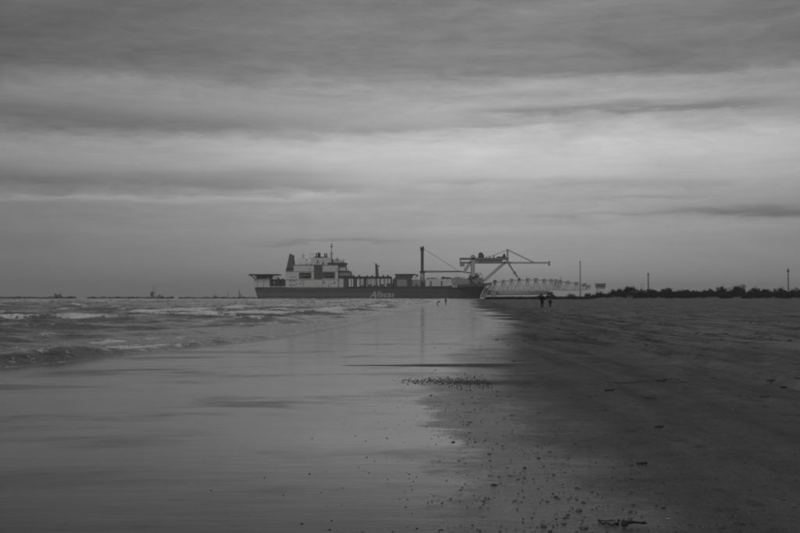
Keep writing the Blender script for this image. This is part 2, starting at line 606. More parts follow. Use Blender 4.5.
srows = np.concatenate([np.linspace(-60, 10, 36)[:-1], fan_rows(10, 420, 1.0048), fan_rows(422, 6000, 1.016)])
u = np.linspace(0, 1, 420)
right = np.where(srows < 815, sea_edge(srows) + 2.5, sea_edge(srows) + 2.5 + sst(srows, 815, 850) * (0.7 * srows))
left = -(40 + 0.62 * np.maximum(srows, 0))
uu = u ** 1.35
SX = right[:, None] + (left - right)[:, None] * uu[None, :]
SY = np.repeat(srows[:, None], len(u), 1)
s = SX - sea_edge(SY)
off = sst(-s, 0.8, 6.0) * 0.85 + 0.15 * sst(-s, 0.1, 1.5)                    # waves grow away from the shore
waves = np.zeros_like(SX)
crest = np.zeros_like(SX)
for lam, ang, amp, seed in ((19.0, 40, 0.42, 1), (12.0, 28, 0.34, 2), (8.0, 52, 0.27, 3), (5.0, 22, 0.18, 4), (3.1, 58, 0.13, 5), (1.9, 35, 0.08, 6), (1.15, 10, 0.045, 7)):
    k = 2 * np.pi / lam
    ca, sa = math.cos(R(ang)), math.sin(R(ang))
    ph = k * (SX * ca - SY * sa) + 5.5 * fbm(SX / lam * 0.22 + seed, SY / lam * 0.22, 3) * 2
    grp = np.clip(0.55 + 1.7 * fbm(SX / lam * 0.16 + 7 * seed, SY / lam * 0.16 + 3, 2), 0.05, 1.5)
    c = np.exp(2.4 * (np.cos(ph) - 1))      # peaky crests, flat troughs
    waves += amp * grp * (c - 0.28)
    if lam > 4:
        crest += amp * grp * c
SZ = off * waves
# the little breaker running up the beach
amp_b = np.interp(SY, [-60, 8, 15, 19, 22, 25, 27.5, 29, 31.5, 34, 40, 60, 100], [0.15, 0.26, 0.30, 0.29, 0.27, 0.24, 0.16, 0.07, 0.11, 0.08, 0.07, 0.06, 0.0])
q = s + 1.0 + 0.5 * fbm(SY * 0.35, SY * 0 + 2, 3) * 2
front = np.where(q > 0, np.exp(-(q / 0.34) ** 2), np.exp(-(q / 1.6) ** 2))
wob = 1.0 + 1.1 * fbm(SX * 0.8, SY * 0.8, 3) + 0.4 * fbm(SX * 3.1, SY * 2.3, 3)
SZ = SZ + 0.8 * amp_b * front * wob
# a second line of broken water behind it
amp_c = np.interp(SY, [-60, 15, 25, 40, 70, 140], [0.12, 0.15, 0.15, 0.12, 0.10, 0.0])
q2 = s + 5.2 + 2.0 * fbm(SY * 0.12 + 5, SX * 0.15, 3) * 2
SZ = SZ + amp_c * np.where(q2 > 0, np.exp(-(q2 / 0.6) ** 2), np.exp(-(q2 / 1.8) ** 2)) * (0.4 + 1.2 * (0.5 + fbm(SX * 0.3, SY * 0.1 + 8, 2)))
SZ = np.where(s > -0.4, np.minimum(SZ, 0.02 + 0.05 * np.maximum(-s, 0)), SZ)
foam = 1.0 * sst(off * crest, 0.24, 0.50) * np.clip(0.72 + 1.6 * fbm(SX * 0.2 + 3, SY * 0.1, 3), 0, 1)
foam += np.exp(-((s + 1.1) / 0.55) ** 2) * np.interp(SY, [0, 19, 21, 23.5, 25.5, 27.5, 30, 32, 36, 60], [0.05, 0.1, 0.25, 0.4, 0.3, 0.7, 0.75, 0.45, 0.4, 0.35])
foam += 0.55 * np.exp(-((q2 + 0.2) / 0.5) ** 2) * sst(fbm(SX * 0.25, SY * 0.2 + 40, 3), -0.05, 0.2)
foam += 0.45 * np.exp(-((s + 0.3) / 0.25) ** 2)
foam += 0.45 * sst(-s, 0.3, 2.0) * sst(fbm(SX * 0.4 + 11, SY * 0.16, 4), 0.03, 0.2)
foam += 0.30 * sst(-s, 0.6, 2.5) * sst(fbm(SX * 1.1 + 31, SY * 0.45, 4), 0.06, 0.2) * (1 - sst(SY, 70, 160))
foam = np.clip(foam, 0, 1)
sea = link_mesh('sea', grid_mesh('sea', SX, SY, SZ, {'foam': foam}), sea_material())
tag(sea, kind='structure')


# ------------------------------------------------------------------ the ship
D0 = 1000.0          # the ship's near side lies a kilometre out
S = 0.9              # metres per picture pixel at that distance


def sx(px): return (px - 400.0) * S
def sz(py): return EYE + (297.0 - py) * S


Y0, Y1 = D0, D0 + 32.0
SO = (sx(368), D0 + 16.0, 0.0)
ship = empty('pipelay_ship', SO)
tag(ship, 'long dark-hulled pipelaying ship with pale superstructure, deck crane and bow gantry', 'ship')


def P(): return MB(SO)


def pbox(x0, x1, ytop, ybot, y0, y1, mb=None):
    """box from picture-like side coordinates of the ship"""
    mb = mb or P()
    return mb.box(sx(x0), sx(x1), Y0 + y0, Y0 + y1, sz(ybot), sz(ytop))


# hull: cross-sections from stern to bow
stations = [  # px, half-beam at deck, half-beam at waterline, deck py
    (254.0, 12.5, 9.0, 287.4), (258, 15, 13.5, 287.6), (266, 16, 16, 287.9), (300, 16, 16, 288.1), (345, 16, 16, 288.0),
    (390, 16, 16, 287.4), (425, 16, 16, 287.2), (448, 15.5, 15.0, 286.4), (462, 14.5, 12.0, 285.4), (472, 12.5, 8.0, 284.7), (480, 9.0, 4.0, 284.2), (487, 4.5, 0.8, 283.8)]
hv, hf = [], []
ring = 11
for i, (px, hb, wb, dk) in enumerate(stations):
    zt = sz(dk)
    rake_b = 2.5 if i == 0 else 0.0
    for j in range(ring):
        a = j / (ring - 1) * 2 - 1          # -1 near side deck .. 0 keel .. 1 far side deck
        t_ = abs(a)
        side = -1 if a < 0 else 1
        if t_ > 0.5:
            f_ = (t_ - 0.5) / 0.5
            z_ = f_ * zt + (1 - f_) * 0.0
            b_ = wb + (hb - wb) * f_
        else:
            f_ = t_ / 0.5
            z_ = -3.0 + 3.0 * f_ ** 2
            b_ = wb * min(1, f_ * 1.15)
        x_ = sx(px)
        low = 1 - max(0, min(1, z_ / zt))
        if i == 0: x_ += low * 2.6
        if i >= len(stations) - 4: x_ -= low * (1.6, 2.6, 4.0, 6.0)[i - len(stations) + 4]
        hv.append((x_ - SO[0], side * b_, z_))
for i in range(len(stations) - 1):
    for j in range(ring - 1):
        a = i * ring + j
        hf.append((a, a + 1, a + ring + 1, a + ring))
    hf.append((i * ring, i * ring + ring, i * ring + 2 * ring - 1, i * ring + ring - 1))
hf.append(tuple(range(ring)))
hf.append(tuple(range((len(stations) - 1) * ring + ring - 1, (len(stations) - 1) * ring - 1, -1)))
me = bpy.data.meshes.new('hull')
me.from_pydata(hv, [], hf)
bm_ = bmesh.new(); bm_.from_mesh(me); bmesh.ops.recalc_face_normals(bm_, faces=bm_.faces); bm_.to_mesh(me); bm_.free()
hull = link_mesh('hull', me, 'hull_paint', ship)
me.materials.append(MATS['low_hull_tone'])
for pl in me.polygons:
    low_band = 4.4 if pl.center.x + SO[0] < sx(385) else 1.2  # lighter low band of the hull, taller towards the stern
    if pl.center.z < low_band and abs(pl.normal.z) < 0.9:
        pl.material_index = 1
# rubbing strakes and bulwark rail on the near side
P().box(sx(262), sx(440), Y0 - 0.25, Y0 - 0.02, 6.0, 6.35).build('rubbing_strake', 'dark_paint', hull)
P().box(sx(256), sx(452), Y0 - 0.2, Y0 + 0.25, sz(287.9), sz(287.3)).build('bulwark_rail', 'black_paint', hull)
# draught of raised bulwark amidships and at the bow
P().prism([(sx(394), sz(288)), (sx(394), sz(286.4)), (sx(446), sz(286.0)), (sx(466), sz(284.0)), (sx(487.5), sz(283.0)), (sx(486.5), sz(285.3)), (sx(470), sz(286.5)), (sx(450), sz(288.2))], Y0 - 0.1, Y0 + 0.5).build('bulwark', 'hull_paint', hull)
P().prism([(sx(478), sz(284.5)), (sx(489), sz(283.2)), (sx(490.5), sz(284.4)), (sx(486), sz(286.3)), (sx(479), sz(286.8))], Y0 + 5, Y0 + 27).build('bow_ramp', 'hull_paint', hull)


def text_part(name, body, x, z, size, y, mat, parent, shear=0.25):
    cu = bpy.data.curves.new(name, 'FONT')
    cu.body = body
    cu.size = size
    cu.shear = shear
    cu.extrude = 0.04
    cu.resolution_u = 3
    tmp = bpy.data.objects.new(name + '_tmp', cu)
    C.objects.link(tmp)
    tmp.rotation_euler = (R(90), 0, 0)
    tmp.location = (x - SO[0], y - SO[1], z)
    bpy.context.view_layer.update()
    me = bpy.data.meshes.new_from_object(tmp.evaluated_get(bpy.context.evaluated_depsgraph_get()))
    me.transform(tmp.matrix_world)
    bpy.data.objects.remove(tmp)
    me.name = name
    me.materials.clear()
    return link_mesh(name, me, mat, parent)


text_part('lettering', 'A', sx(369.4), sz(298.2), 9.0, Y0 - 0.3, 'letter_paint', hull, 0.35)['label'] = 'large pale slanted capital A of Allseas on the dark hull'
text_part('lettering', 'llseas', sx(376.2), sz(297.2), 7.6, Y0 - 0.3, 'letter_paint', hull, 0.25)['label'] = 'pale slanted letters llseas on the dark hull'

# --- helideck over the stern
hd = P().box(sx(249), sx(278.5), Y0 - 2, Y0 + 27, sz(275.1), sz(274.1)).build('helideck', 'black_paint', ship)
P().box(sx(248.2), sx(249.0), Y0 - 3, Y0 + 28, sz(275.6), sz(275.2)).build('safety_net', 'steel', hd)
m_ = P()
for px in (250.5, 256, 261.5, 267, 272.5):
    m_.bar((sx(px), Y0 + 1, sz(275.2)), (sx(px + 3), Y0 + 4, sz(278.4)), 0.5)
    m_.bar((sx(px + 3), Y0 + 4, sz(278.4)), (sx(px + 5.5), Y0 + 1, sz(275.2)), 0.5)
m_.box(sx(251), sx(256), Y0 + 0.2, Y0 + 0.8, sz(277.2), sz(276.6))
m_.build('helideck_truss', 'steel', hd)
m_ = P()
for px in (255.8, 262, 268):
    m_.box(sx(px), sx(px + 0.9), Y0 + 3, Y0 + 4, sz(287.6), sz(275.2))
m_.build('helideck_post', 'cream_paint', hd)
pbox(257, 265.6, 275.4, 278.4, 2.4, 20).build('winch_house', 'black_paint', ship)
pbox(268, 270.5, 275.4, 278.2, 2.4, 20).build('winch_house', 'black_paint', ship)
pbox(253.4, 269.5, 278.4, 286.8, 3.5, 26).build('stern_house', 'cream_paint', ship)
pbox(269.5, 285.5, 279.0, 288, 9, 26).build('stern_house', 'mid_paint', ship)  # recessed part, its shade put into a darker grey
m_ = P()
for px in np.arange(254.5, 286, 1.6):
    m_.bar((sx(px), Y0 + 0.6, sz(287.8)), (sx(px), Y0 + 0.6, sz(286.4)), 0.12)
for zz in (286.4, 287.0):
    m_.bar((sx(254.5), Y0 + 0.6, sz(zz)), (sx(285.5), Y0 + 0.6, sz(zz)), 0.12)
m_.build('stern_railing', 'white_paint', ship)
for px in (256.5, 262.5, 269.2, 272.8, 283.8):
    P().box(sx(px), sx(px + 0.9), Y0 + 0.9, Y0 + 2.4, sz(287.5), sz(286.3)).build('bollard_box', 'white_paint', ship)
for px, py, hgt in ((273, 281, 2.6), (277, 277.5, 6.0), (281, 278.4, 5.0)):
    P().box(sx(px), sx(px + 1.6), Y0 + 4, Y0 + 8, sz(py + hgt), sz(py)).build('deck_locker', 'dark_paint' if hgt > 3 else 'mid_paint', ship)

# --- accommodation block
acc = pbox(285.4, 338, 271.2, 288.2, 1.5, 30).build('accommodation_block', 'cream_paint', ship)
pbox(293.4, 338, 264.6, 271.2, 1.8, 29.5).build('upper_house', 'cream_paint', ship)
# boat decks: black panels painted in as the shade of the openings, lifeboats in front
for x0, x1, y0, y1 in ((298.8, 311, 272.4, 278.4), (322.4, 334.6, 272.2, 278.0)):
    rec = pbox(x0, x1, y0, y1, 1.2, 1.45).build('recess_shade', 'black_paint', acc)
    m_ = P()
    m_.ball((sx((x0 + x1) / 2 + 0.6), Y0 + 0.4, sz(y0 + 3.4)), 4.2, 1.4, 1.4)
    b_ = m_.build('lifeboat', 'dark_paint', rec, True)
    m_ = P()
    for px in (x0 + 1.4, x1 - 1.0):
        m_.bar((sx(px), Y0 + 0.9, sz(y1 - 0.2)), (sx(px), Y0 + 0.9, sz(y0 + 0.2)), 0.35)
    m_.box(sx(x0 + 0.4), sx(x1 - 0.2), Y0 + 0.6, Y0 + 1.0, sz(y1 - 1.2), sz(y1 - 1.5))
    m_.build('davit', 'mid_paint', rec)
pbox(304.6, 306.6, 271.9, 272.6, 0.9, 1.3).build('floodlight', 'white_paint', acc)
pbox(313.8, 321.8, 265.2, 278.6, 0.9, 2.4).build('louvre_panel', 'dark_paint', acc)
m_ = P()
for zz in np.arange(266.4, 278, 1.3):
    m_.box(sx(314.2), sx(321.4), Y0 + 0.7, Y0 + 0.88, sz(zz + 0.35), sz(zz))
m_.build('louvre', 'steel', acc)
m_ = P()
m_.bar((sx(315.6), Y0 + 3, sz(265.2)), (sx(317.5), Y0 + 3, sz(260)), 0.4)
m_.bar((sx(319.4), Y0 + 3, sz(265.2)), (sx(317.5), Y0 + 3, sz(260)), 0.4)
m_.bar((sx(316.4), Y0 + 3, sz(263)), (sx(318.6), Y0 + 3, sz(263)), 0.3)
m_.build('davit_frame', 'dark_paint', acc)
for px, py in ((323.0, 281.6), (333.6, 281.6)):
    pbox(px, px + 1.2, py, py + 2.2, 1.3, 1.48).build('door', 'dark_paint', acc)
for px, py in ((301.5, 281.8), (302.8, 284.0), (290.4, 276.5), (292.8, 276.5), (295.2, 276.5), (290.4, 280), (292.8, 280), (295.2, 280), (328.4, 285.5), (289.6, 284.6), (291.6, 284.6), (293.6, 284.6)):
    pbox(px, px + 0.9, py, py + 0.9, 1.35, 1.47).build('window', 'glass', acc)
# deck edges and railings of the block
m_ = P()
for x0, x1, py in ((285, 338.4, 271.2), (293, 338.4, 264.6), (285, 338.4, 279.3)):
    m_.box(sx(x0), sx(x1), Y0 + 1.1, Y0 + 1.6, sz(py + 0.25), sz(py))
m_.build('deck_edge', 'mid_paint', acc)
m_ = P()
for px in np.arange(294, 338, 2.0):
    m_.bar((sx(px), Y0 + 1.9, sz(264.6)), (sx(px), Y0 + 1.9, sz(263.4)), 0.1)
m_.bar((sx(294), Y0 + 1.9, sz(263.4)), (sx(338), Y0 + 1.9, sz(263.4)), 0.1)
m_.build('railing', 'white_paint', acc)

# --- funnel
fn = P().poly([(sx(x), Y0 + y, sz(z)) for x, y, z in ((285.0, 6, 271.2), (293.2, 6, 271.2), (293.2, 22, 271.2), (285.0, 22, 271.2), (288.2, 9, 254.6), (292.2, 9, 254.6), (292.2, 19, 254.6), (288.2, 19, 254.6))],
              [(3, 2, 1, 0), (4, 5, 6, 7), (0, 1, 5, 4), (1, 2, 6, 5), (2, 3, 7, 6), (3, 0, 4, 7)]).build('funnel', 'dark_paint', ship)
for yy in (11, 14, 17):
    P().tube((sx(289.3), Y0 + yy, sz(254.8)), (sx(288.7), Y0 + yy, sz(253.4)), 0.7).build('exhaust_pipe', 'black_paint', fn)
pbox(292.6, 295.0, 265.4, 267.4, 8, 20).build('funnel_platform', 'dark_paint', fn)
pbox(284.6, 293.6, 268.4, 268.9, 5.5, 22.5).build('funnel_band', 'black_paint', fn)
pbox(285.4, 293.0, 271.2, 271.9, 3, 25).build('funnel_base', 'mid_paint', fn)

# --- pale ventilators and stacks above the block
top = pbox(294.6, 310.4, 260.6, 264.6, 5, 26).build('engine_casing', 'white_paint', ship)
pbox(296.4, 305.0, 258.2, 260.6, 7, 24).build('casing_upper', 'white_paint', top)
m_ = P()
m_.tube((sx(301.8), Y0 + 9, sz(258.3)), (sx(301.8), Y0 + 9, sz(253.6)), 1.3)
m_.tube((sx(299.6), Y0 + 12, sz(258.3)), (sx(299.6), Y0 + 12, sz(256.4)), 1.6)
m_.build('ventilator', 'white_paint', top)
m_ = P()
m_.bar((sx(308.2), Y0 + 6, sz(262.8)), (sx(309.8), Y0 + 6, sz(252.8)), 0.8)
m_.bar((sx(309.6), Y0 + 6, sz(252.8)), (sx(312.6), Y0 + 6, sz(253.6)), 1.0)
m_.bar((sx(312.4), Y0 + 6, sz(253.4)), (sx(312.6), Y0 + 6, sz(259)), 0.8)
m_.build('vent_arch', 'white_paint', top)

# --- bridge house
bh = pbox(310.4, 331, 257.4, 264.6, 3, 28).build('bridge_house', 'cream_paint', ship)
pbox(313.8, 322.4, 256.6, 257.6, 3, 24).build('funnel_deck', 'black_paint', bh)
for px, py, r_ in ((315.6, 252.6, 0.55), (317.8, 252.2, 0.85), (319.0, 252.6, 0.75), (324.2, 253.0, 0.55), (326.0, 253.0, 0.6)):
    m_ = P()
    m_.tube((sx(px), Y0 + 8, sz(256.8 if px < 323 else 257.4)), (sx(px), Y0 + 8, sz(py)), r_)
    m_.build('exhaust_stack', 'black_paint', bh, True)
pbox(322.8, 326.8, 256.4, 257.3, 4, 14).build('stack_base', 'black_paint', bh)
pbox(331, 345.4, 263.6, 271.2, 4, 27).build('bridge_front', 'cream_paint', ship)
wing = pbox(327.5, 346.2, 262.6, 263.7, 0.5, 31).build('bridge_deck', 'dark_paint', ship)
for k, px in enumerate(np.arange(331.5, 345, 1.7)):
    pbox(px, px + 1.2, 265.2, 266.8, 3.8, 3.98).build('window', 'glass', ship)
pbox(331.4, 340, 259.4, 262.6, 6, 24).build('wheelhouse_top', 'cream_paint', ship)
P().ball((sx(336.0), Y0 + 6, sz(258.4)), 1.7, 1.7, 1.8).build('radome', 'white_paint', ship, True)
P().ball((sx(341.4), Y0 + 7, sz(261.4)), 1.0, 1.0, 1.1).build('radome', 'white_paint', ship, True)
m_ = P()
m_.tube((sx(343.4), Y0 + 7, sz(262.6)), (sx(343.0), Y0 + 7, sz(259.0)), 0.35)
m_.box(sx(342.2), sx(344.2), Y0 + 6.7, Y0 + 7.3, sz(259.7), sz(259.2))
m_.build('antenna', 'mid_paint', ship)
# main mast
mast = P()
mast.tube((sx(330.4), Y0 + 14, sz(259)), (sx(330.6), Y0 + 14, sz(242.4)), 0.55, 0.25)
mast.bar((sx(328.6), Y0 + 14, sz(252.6)), (sx(330.4), Y0 + 14, sz(257.4)), 0.3)
mast.bar((sx(332.8), Y0 + 14, sz(252.6)), (sx(330.6), Y0 + 14, sz(257.4)), 0.3)
mast = mast.build('mast', 'mid_paint', ship)
for x0, x1, y0, y1 in ((329.0, 332.0, 252.9, 252.4), (329.6, 331.8, 246.4, 245.2), (329.9, 331.2, 243.7, 242.9)):
    P().box(sx(x0), sx(x1), Y0 + 13.4, Y0 + 14.6, sz(y0), sz(y1)).build('radar_scanner', 'dark_paint', mast)
# stepped front of the superstructure
pbox(338, 350.6, 271.2, 276.0, 3, 28).build('front_house', 'mid_paint', ship)
pbox(338.6, 348.4, 270.6, 271.2, 1.5, 29).build('front_deck', 'dark_paint', ship)
pbox(337.8, 351.6, 275.8, 277.6, 1.2, 30).build('front_deck', 'black_paint', ship)
pbox(338, 343.4, 277.6, 288.2, 2.5, 28).build('front_house', 'cream_paint', ship)
pbox(343.4, 348.2, 277.6, 288.2, 1.8, 28).build('stair_tower', 'dark_paint', ship)
m_ = P()
for i in range(4):
    m_.bar((sx(343.6 + i * 2.4), Y0 + 1.0, sz(264.6 + i * 2.8)), (sx(346.4 + i * 2.2), Y0 + 1.0, sz(267.6 + i * 2.6)), 0.4)
m_.build('outside_stair', 'dark_paint', ship)
m_ = P()
for px in np.arange(339, 351, 1.5):
    m_.bar((sx(px), Y0 + 1.3, sz(275.8)), (sx(px), Y0 + 1.3, sz(274.2)), 0.14)
m_.bar((sx(338), Y0 + 1.3, sz(274.2)), (sx(351.4), Y0 + 1.3, sz(274.2)), 0.14)
m_.build('railing', 'mid_paint', ship)

# --- pipe racks amidships
rk = pbox(350.5, 391.6, 276.4, 277.7, 1.2, 30).build('rack_roof', 'black_paint', ship)
pbox(348.2, 392, 278.0, 288.2, 9, 28).build('rack_wall', 'mid_paint', ship)
for px, wd, mt in ((348.6, 4.6, 'white_paint'), (353.9, 2.2, 'black_paint'), (356.8, 3.6, 'white_paint'), (361.0, 3.2, 'cream_paint'), (364.9, 0.9, 'dark_paint'), (366.4, 3.4, 'cream_paint'), (370.4, 3.4, 'white_paint'),
                   (374.4, 2.2, 'cream_paint'), (377.2, 3.2, 'cream_paint'), (381.0, 3.0, 'white_paint'), (384.6, 2.8, 'cream_paint'), (388.0, 2.4, 'white_paint')):
    pbox(px, px + wd, 278.2, 286.6 if mt != 'black_paint' else 288.2, 2.2 + random.random() * 0.6, 8.6).build('container', mt, ship)
for px in np.arange(350.6, 392, 4.1):
    pbox(px, px + 0.45, 277.7, 288.0, 1.4, 1.9).build('rack_post', 'mid_paint', ship)
for px, wd, py in ((367.5, 3.4, 284.4), (373, 5, 285.0), (380, 3, 284.0), (386.5, 6.5, 283.4), (361, 2, 285.2)):
    pbox(px, px + wd, py, 288.2, 0.9, 2.0).build('deck_gear', 'dark_paint', ship)
for px in (352.5, 358.2, 366.0, 371.2, 382.4, 387.0):
    P().box(sx(px), sx(px + 1.7), Y0 + 3, Y0 + 6, sz(276.4), sz(275.4 - random.random() * 0.7)).build('roof_ventilator', 'dark_paint', rk)
# small service crane
sc_ = P()
sc_.poly([(sx(x), Y0 + y, sz(z)) for x, y, z in ((375.2, 10, 276.4), (378.8, 10, 276.4), (378.8, 14, 276.4), (375.2, 14, 276.4), (375.0, 10.6, 263.2), (376.8, 10.6, 263.2), (376.8, 13, 263.2), (375.0, 13, 263.2))],
         [(3, 2, 1, 0), (4, 5, 6, 7), (0, 1, 5, 4), (1, 2, 6, 5), (2, 3, 7, 6), (3, 0, 4, 7)])
sc_ = sc_.build('service_mast', 'dark_paint', ship)
m_ = P()
m_.box(sx(376.6), sx(378.8), Y0 + 10.8, Y0 + 12.6, sz(266.6), sz(265.4))
m_.box(sx(376.8), sx(378.4), Y0 + 10.8, Y0 + 12.6, sz(269.4), sz(268.6))
m_.bar((sx(377), Y0 + 11.5, sz(269)), (sx(379.4), Y0 + 11.5, sz(264.6)), 0.35)
m_.bar((sx(375.4), Y0 + 11.5, sz(263.2)), (sx(373.2), Y0 + 11.5, sz(261.8)), 0.3)
m_.build('mast_platform', 'dark_paint', sc_)

# --- dark workshop house and deck gear ahead of it
wk = P().prism([(sx(392.5), sz(288)), (sx(392.5), sz(279.6)), (sx(395.6), sz(277.0)), (sx(395.6), sz(274.2)), (sx(414.2), sz(274.2)), (sx(411.8), sz(279.4)), (sx(411.8), sz(288))], Y0 + 1.8, Y0 + 29).build('workshop_house', 'dark_paint', ship)
pbox(394.6, 416, 273.9, 274.6, 1.2, 30).build('workshop_roof', 'black_paint', wk)
pbox(397, 407, 279.5, 288, 1.2, 1.76).build('sliding_door', 'mid_paint', wk)
pbox(407.6, 421, 279.6, 288, 2.4, 27).build('deck_house', 'mid_paint', ship)
pbox(416, 418.4, 274.6, 276.2, 3, 6).build('control_cab', 'dark_paint', ship)
m_ = P()
m_.bar((sx(416.6), Y0 + 4, sz(279.6)), (sx(415.4), Y0 + 4, sz(275.4)), 0.3)
m_.bar((sx(414), Y0 + 4, sz(278.8)), (sx(417.6), Y0 + 4, sz(276)), 0.3)
m_.build('cab_bracket', 'dark_paint', ship)
pbox(415.4, 417.2, 284, 288, 1.6, 2.38).build('door', 'dark_paint', ship)

# --- deck crane
cr = P()
cr.tube((sx(422.6), Y0 + 9, sz(288)), (sx(422.6), Y0 + 9, sz(272)), 2.3, 2.0, 16)
cr = cr.build('crane_pedestal', 'mid_paint', ship, True)
P().tube((sx(422.6), Y0 + 9, sz(272.6)), (sx(422.6), Y0 + 9, sz(270.8)), 2.5, 2.5, 16).build('slew_ring', 'black_paint', cr)
m_ = P()
m_.box(sx(421.0), sx(424.0), Y0 + 7.6, Y0 + 10.4, sz(270.9), sz(247.4))
m_.build('crane_tower', 'dark_paint', cr)
m_ = P()
m_.box(sx(420.5), sx(424.2), Y0 + 7.2, Y0 + 10.8, sz(250.2), sz(246.8))
m_.bar((sx(420.8), Y0 + 8.6, sz(247)), (sx(420.2), Y0 + 8.6, sz(245.4)), 0.4)
m_.tube((sx(423.2), Y0 + 7.4, sz(246.6)), (sx(423.2), Y0 + 10.6, sz(246.6)), 0.8)
m_.build('crane_head', 'black_paint', cr)
m_ = P()
for yy in (7.6, 10.4):
    m_.bar((sx(424.5), Y0 + yy, sz(272.0)), (sx(462), Y0 + yy, sz(271.6)), 0.5)
    m_.bar((sx(424.5), Y0 + yy, sz(270.8)), (sx(462), Y0 + yy, sz(271.0)), 0.5)
    m_.bar((sx(462), Y0 + yy, sz(271.3)), (sx(478), Y0 + yy, sz(273.8)), 0.8)
k_ = 0
for px in np.arange(425, 461, 2.0):
    for yy in (7.6, 10.4):
        m_.bar((sx(px), Y0 + yy, sz(271.95 if k_ % 2 else 270.85)), (sx(px + 2), Y0 + yy, sz(270.85 if k_ % 2 else 271.95)), 0.25)
    m_.bar((sx(px), Y0 + 7.6, sz(271)), (sx(px), Y0 + 10.4, sz(271)), 0.25)
    k_ += 1
m_.build('crane_boom', 'black_paint', cr)
m_ = P()
for yy in (8.2, 9.8):
    m_.tube((sx(424), Y0 + yy, sz(248.4)), (sx(460), Y0 + yy, sz(271)), 0.13, n=5)
m_.build('boom_stay', 'steel', cr)

# --- foredeck
pbox(425.5, 452, 279.0, 286.6, 3, 27).build('firing_line_house', 'cream_paint', ship)
pbox(452, 470, 278.4, 286, 4, 26).build('firing_line_house', 'mid_paint', ship)
for px, wd, py, mt in ((428.6, 3.2, 277.8, 'mid_paint'), (433.6, 2.4, 277.6, 'mid_paint'), (442.2, 3.4, 276.6, 'dark_paint'), (446.4, 3.0, 277.0, 'dark_paint'), (455.4, 5, 276.9, 'mid_paint'), (462.4, 3, 276.8, 'cream_paint')):
    pbox(px, px + wd, py, 279.0 if px < 452 else 278.4, 5, 18).build('roof_unit', mt, ship)
for px, wd, mt in ((427.0, 1.8, 'white_paint'), (430.2, 1.0, 'dark_paint'), (441, 1.2, 'dark_paint')):
    pbox(px, px + wd, 281, 287, 2.5, 2.98).build('door', mt, ship)
m_ = P()
m_.bar((sx(451.6), Y0 + 1.4, sz(286.6)), (sx(456.6), Y0 + 6, sz(276.6)), 0.5)
m_.bar((sx(456.6), Y0 + 6, sz(286.6)), (sx(456.6), Y0 + 6, sz(272.4)), 0.7)
m_.bar((sx(456.6), Y0 + 6, sz(276.4)), (sx(461.5), Y0 + 6, sz(272)), 0.5)
m_.build('boom_rest', 'white_paint', ship)
for px in (452.6, 454.2, 456.0):
    pbox(px, px + 0.8, 285.2, 287.4, -0.3, 0.6).build('fairlead', 'white_paint', ship)
fc = pbox(466, 484.6, 279.4, 284.6, 6, 24).build('forecastle_house', 'mid_paint', ship)
pbox(470.6, 479.8, 274.6, 279.4, 7, 22).build('winch_platform', 'dark_paint', ship)
pbox(474.8, 483.0, 277.4, 279.4, 5.4, 24).build('winch_platform', 'mid_paint', ship)
m_ = P()
for a, b in (((476, 279.4), (481.6, 273.2)), ((481.6, 273.2), (483.4, 279.4)), ((474.5, 273.2), (481.8, 273.2)), ((478, 279.4), (478, 273.2)), ((480, 281.6), (485.2, 279.0)), ((482, 284), (485.2, 279.0))):
    m_.bar((sx(a[0]), Y0 + 6, sz(a[1])), (sx(b[0]), Y0 + 6, sz(b[1])), 0.45)
m_.build('hitch_frame', 'mid_paint', ship)
for px, py, hgt in ((468.4, 277.4, 2.0), (471.6, 281, 3.6), (478, 281.4, 3.0)):
    pbox(px, px + 2.4, py, py + hgt, 3.6, 6.6).build('deck_locker', 'dark_paint', ship)

# small gear, lockers and posts that clutter the decks
for i in range(46):
    px = random.uniform(426, 479)
    base = 279.0 if px < 452 else 278.4
    if px > 466: base = 279.4
    P().box(sx(px), sx(px + random.uniform(0.5, 2.0)), Y0 + 4.2 + random.random() * 6, Y0 + 11.5, sz(base), sz(base - random.uniform(0.4, 1.9))).build('deck_gear', random.choice(('mid_paint', 'dark_paint', 'cream_paint', 'steel')), ship)
for i in range(22):
    px = random.uniform(296, 344)
    base = 264.6 if px < 331 else 262.6
    m_ = P().bar((sx(px), Y0 + 2.4, sz(base)), (sx(px + random.uniform(-0.3, 0.3)), Y0 + 2.4, sz(base - random.uniform(1.0, 3.4))), random.uniform(0.25, 0.6))
    m_.build('vent_post', random.choice(('mid_paint', 'cream_paint', 'dark_paint')), ship)
for i in range(16):
    px = random.uniform(287, 336)
    py = random.choice((266.2, 280.6, 283.4, 268.4))
    if px < 294 and py < 271: continue
    if 313 < px < 322.5 and py < 279: continue
    pbox(px, px + random.uniform(0.5, 1.0), py, py + random.uniform(0.5, 0.9), 1.36, 1.46 if py > 271 else 1.76).build('window', 'glass', acc)
for i in range(9):
    px = random.uniform(286, 336)
    P().box(sx(px), sx(px + random.uniform(0.15, 0.4)), Y0 + 1.40, Y0 + 1.47, sz(287.8), sz(random.uniform(280, 285))).build('drain_pipe', 'mid_paint', acc)

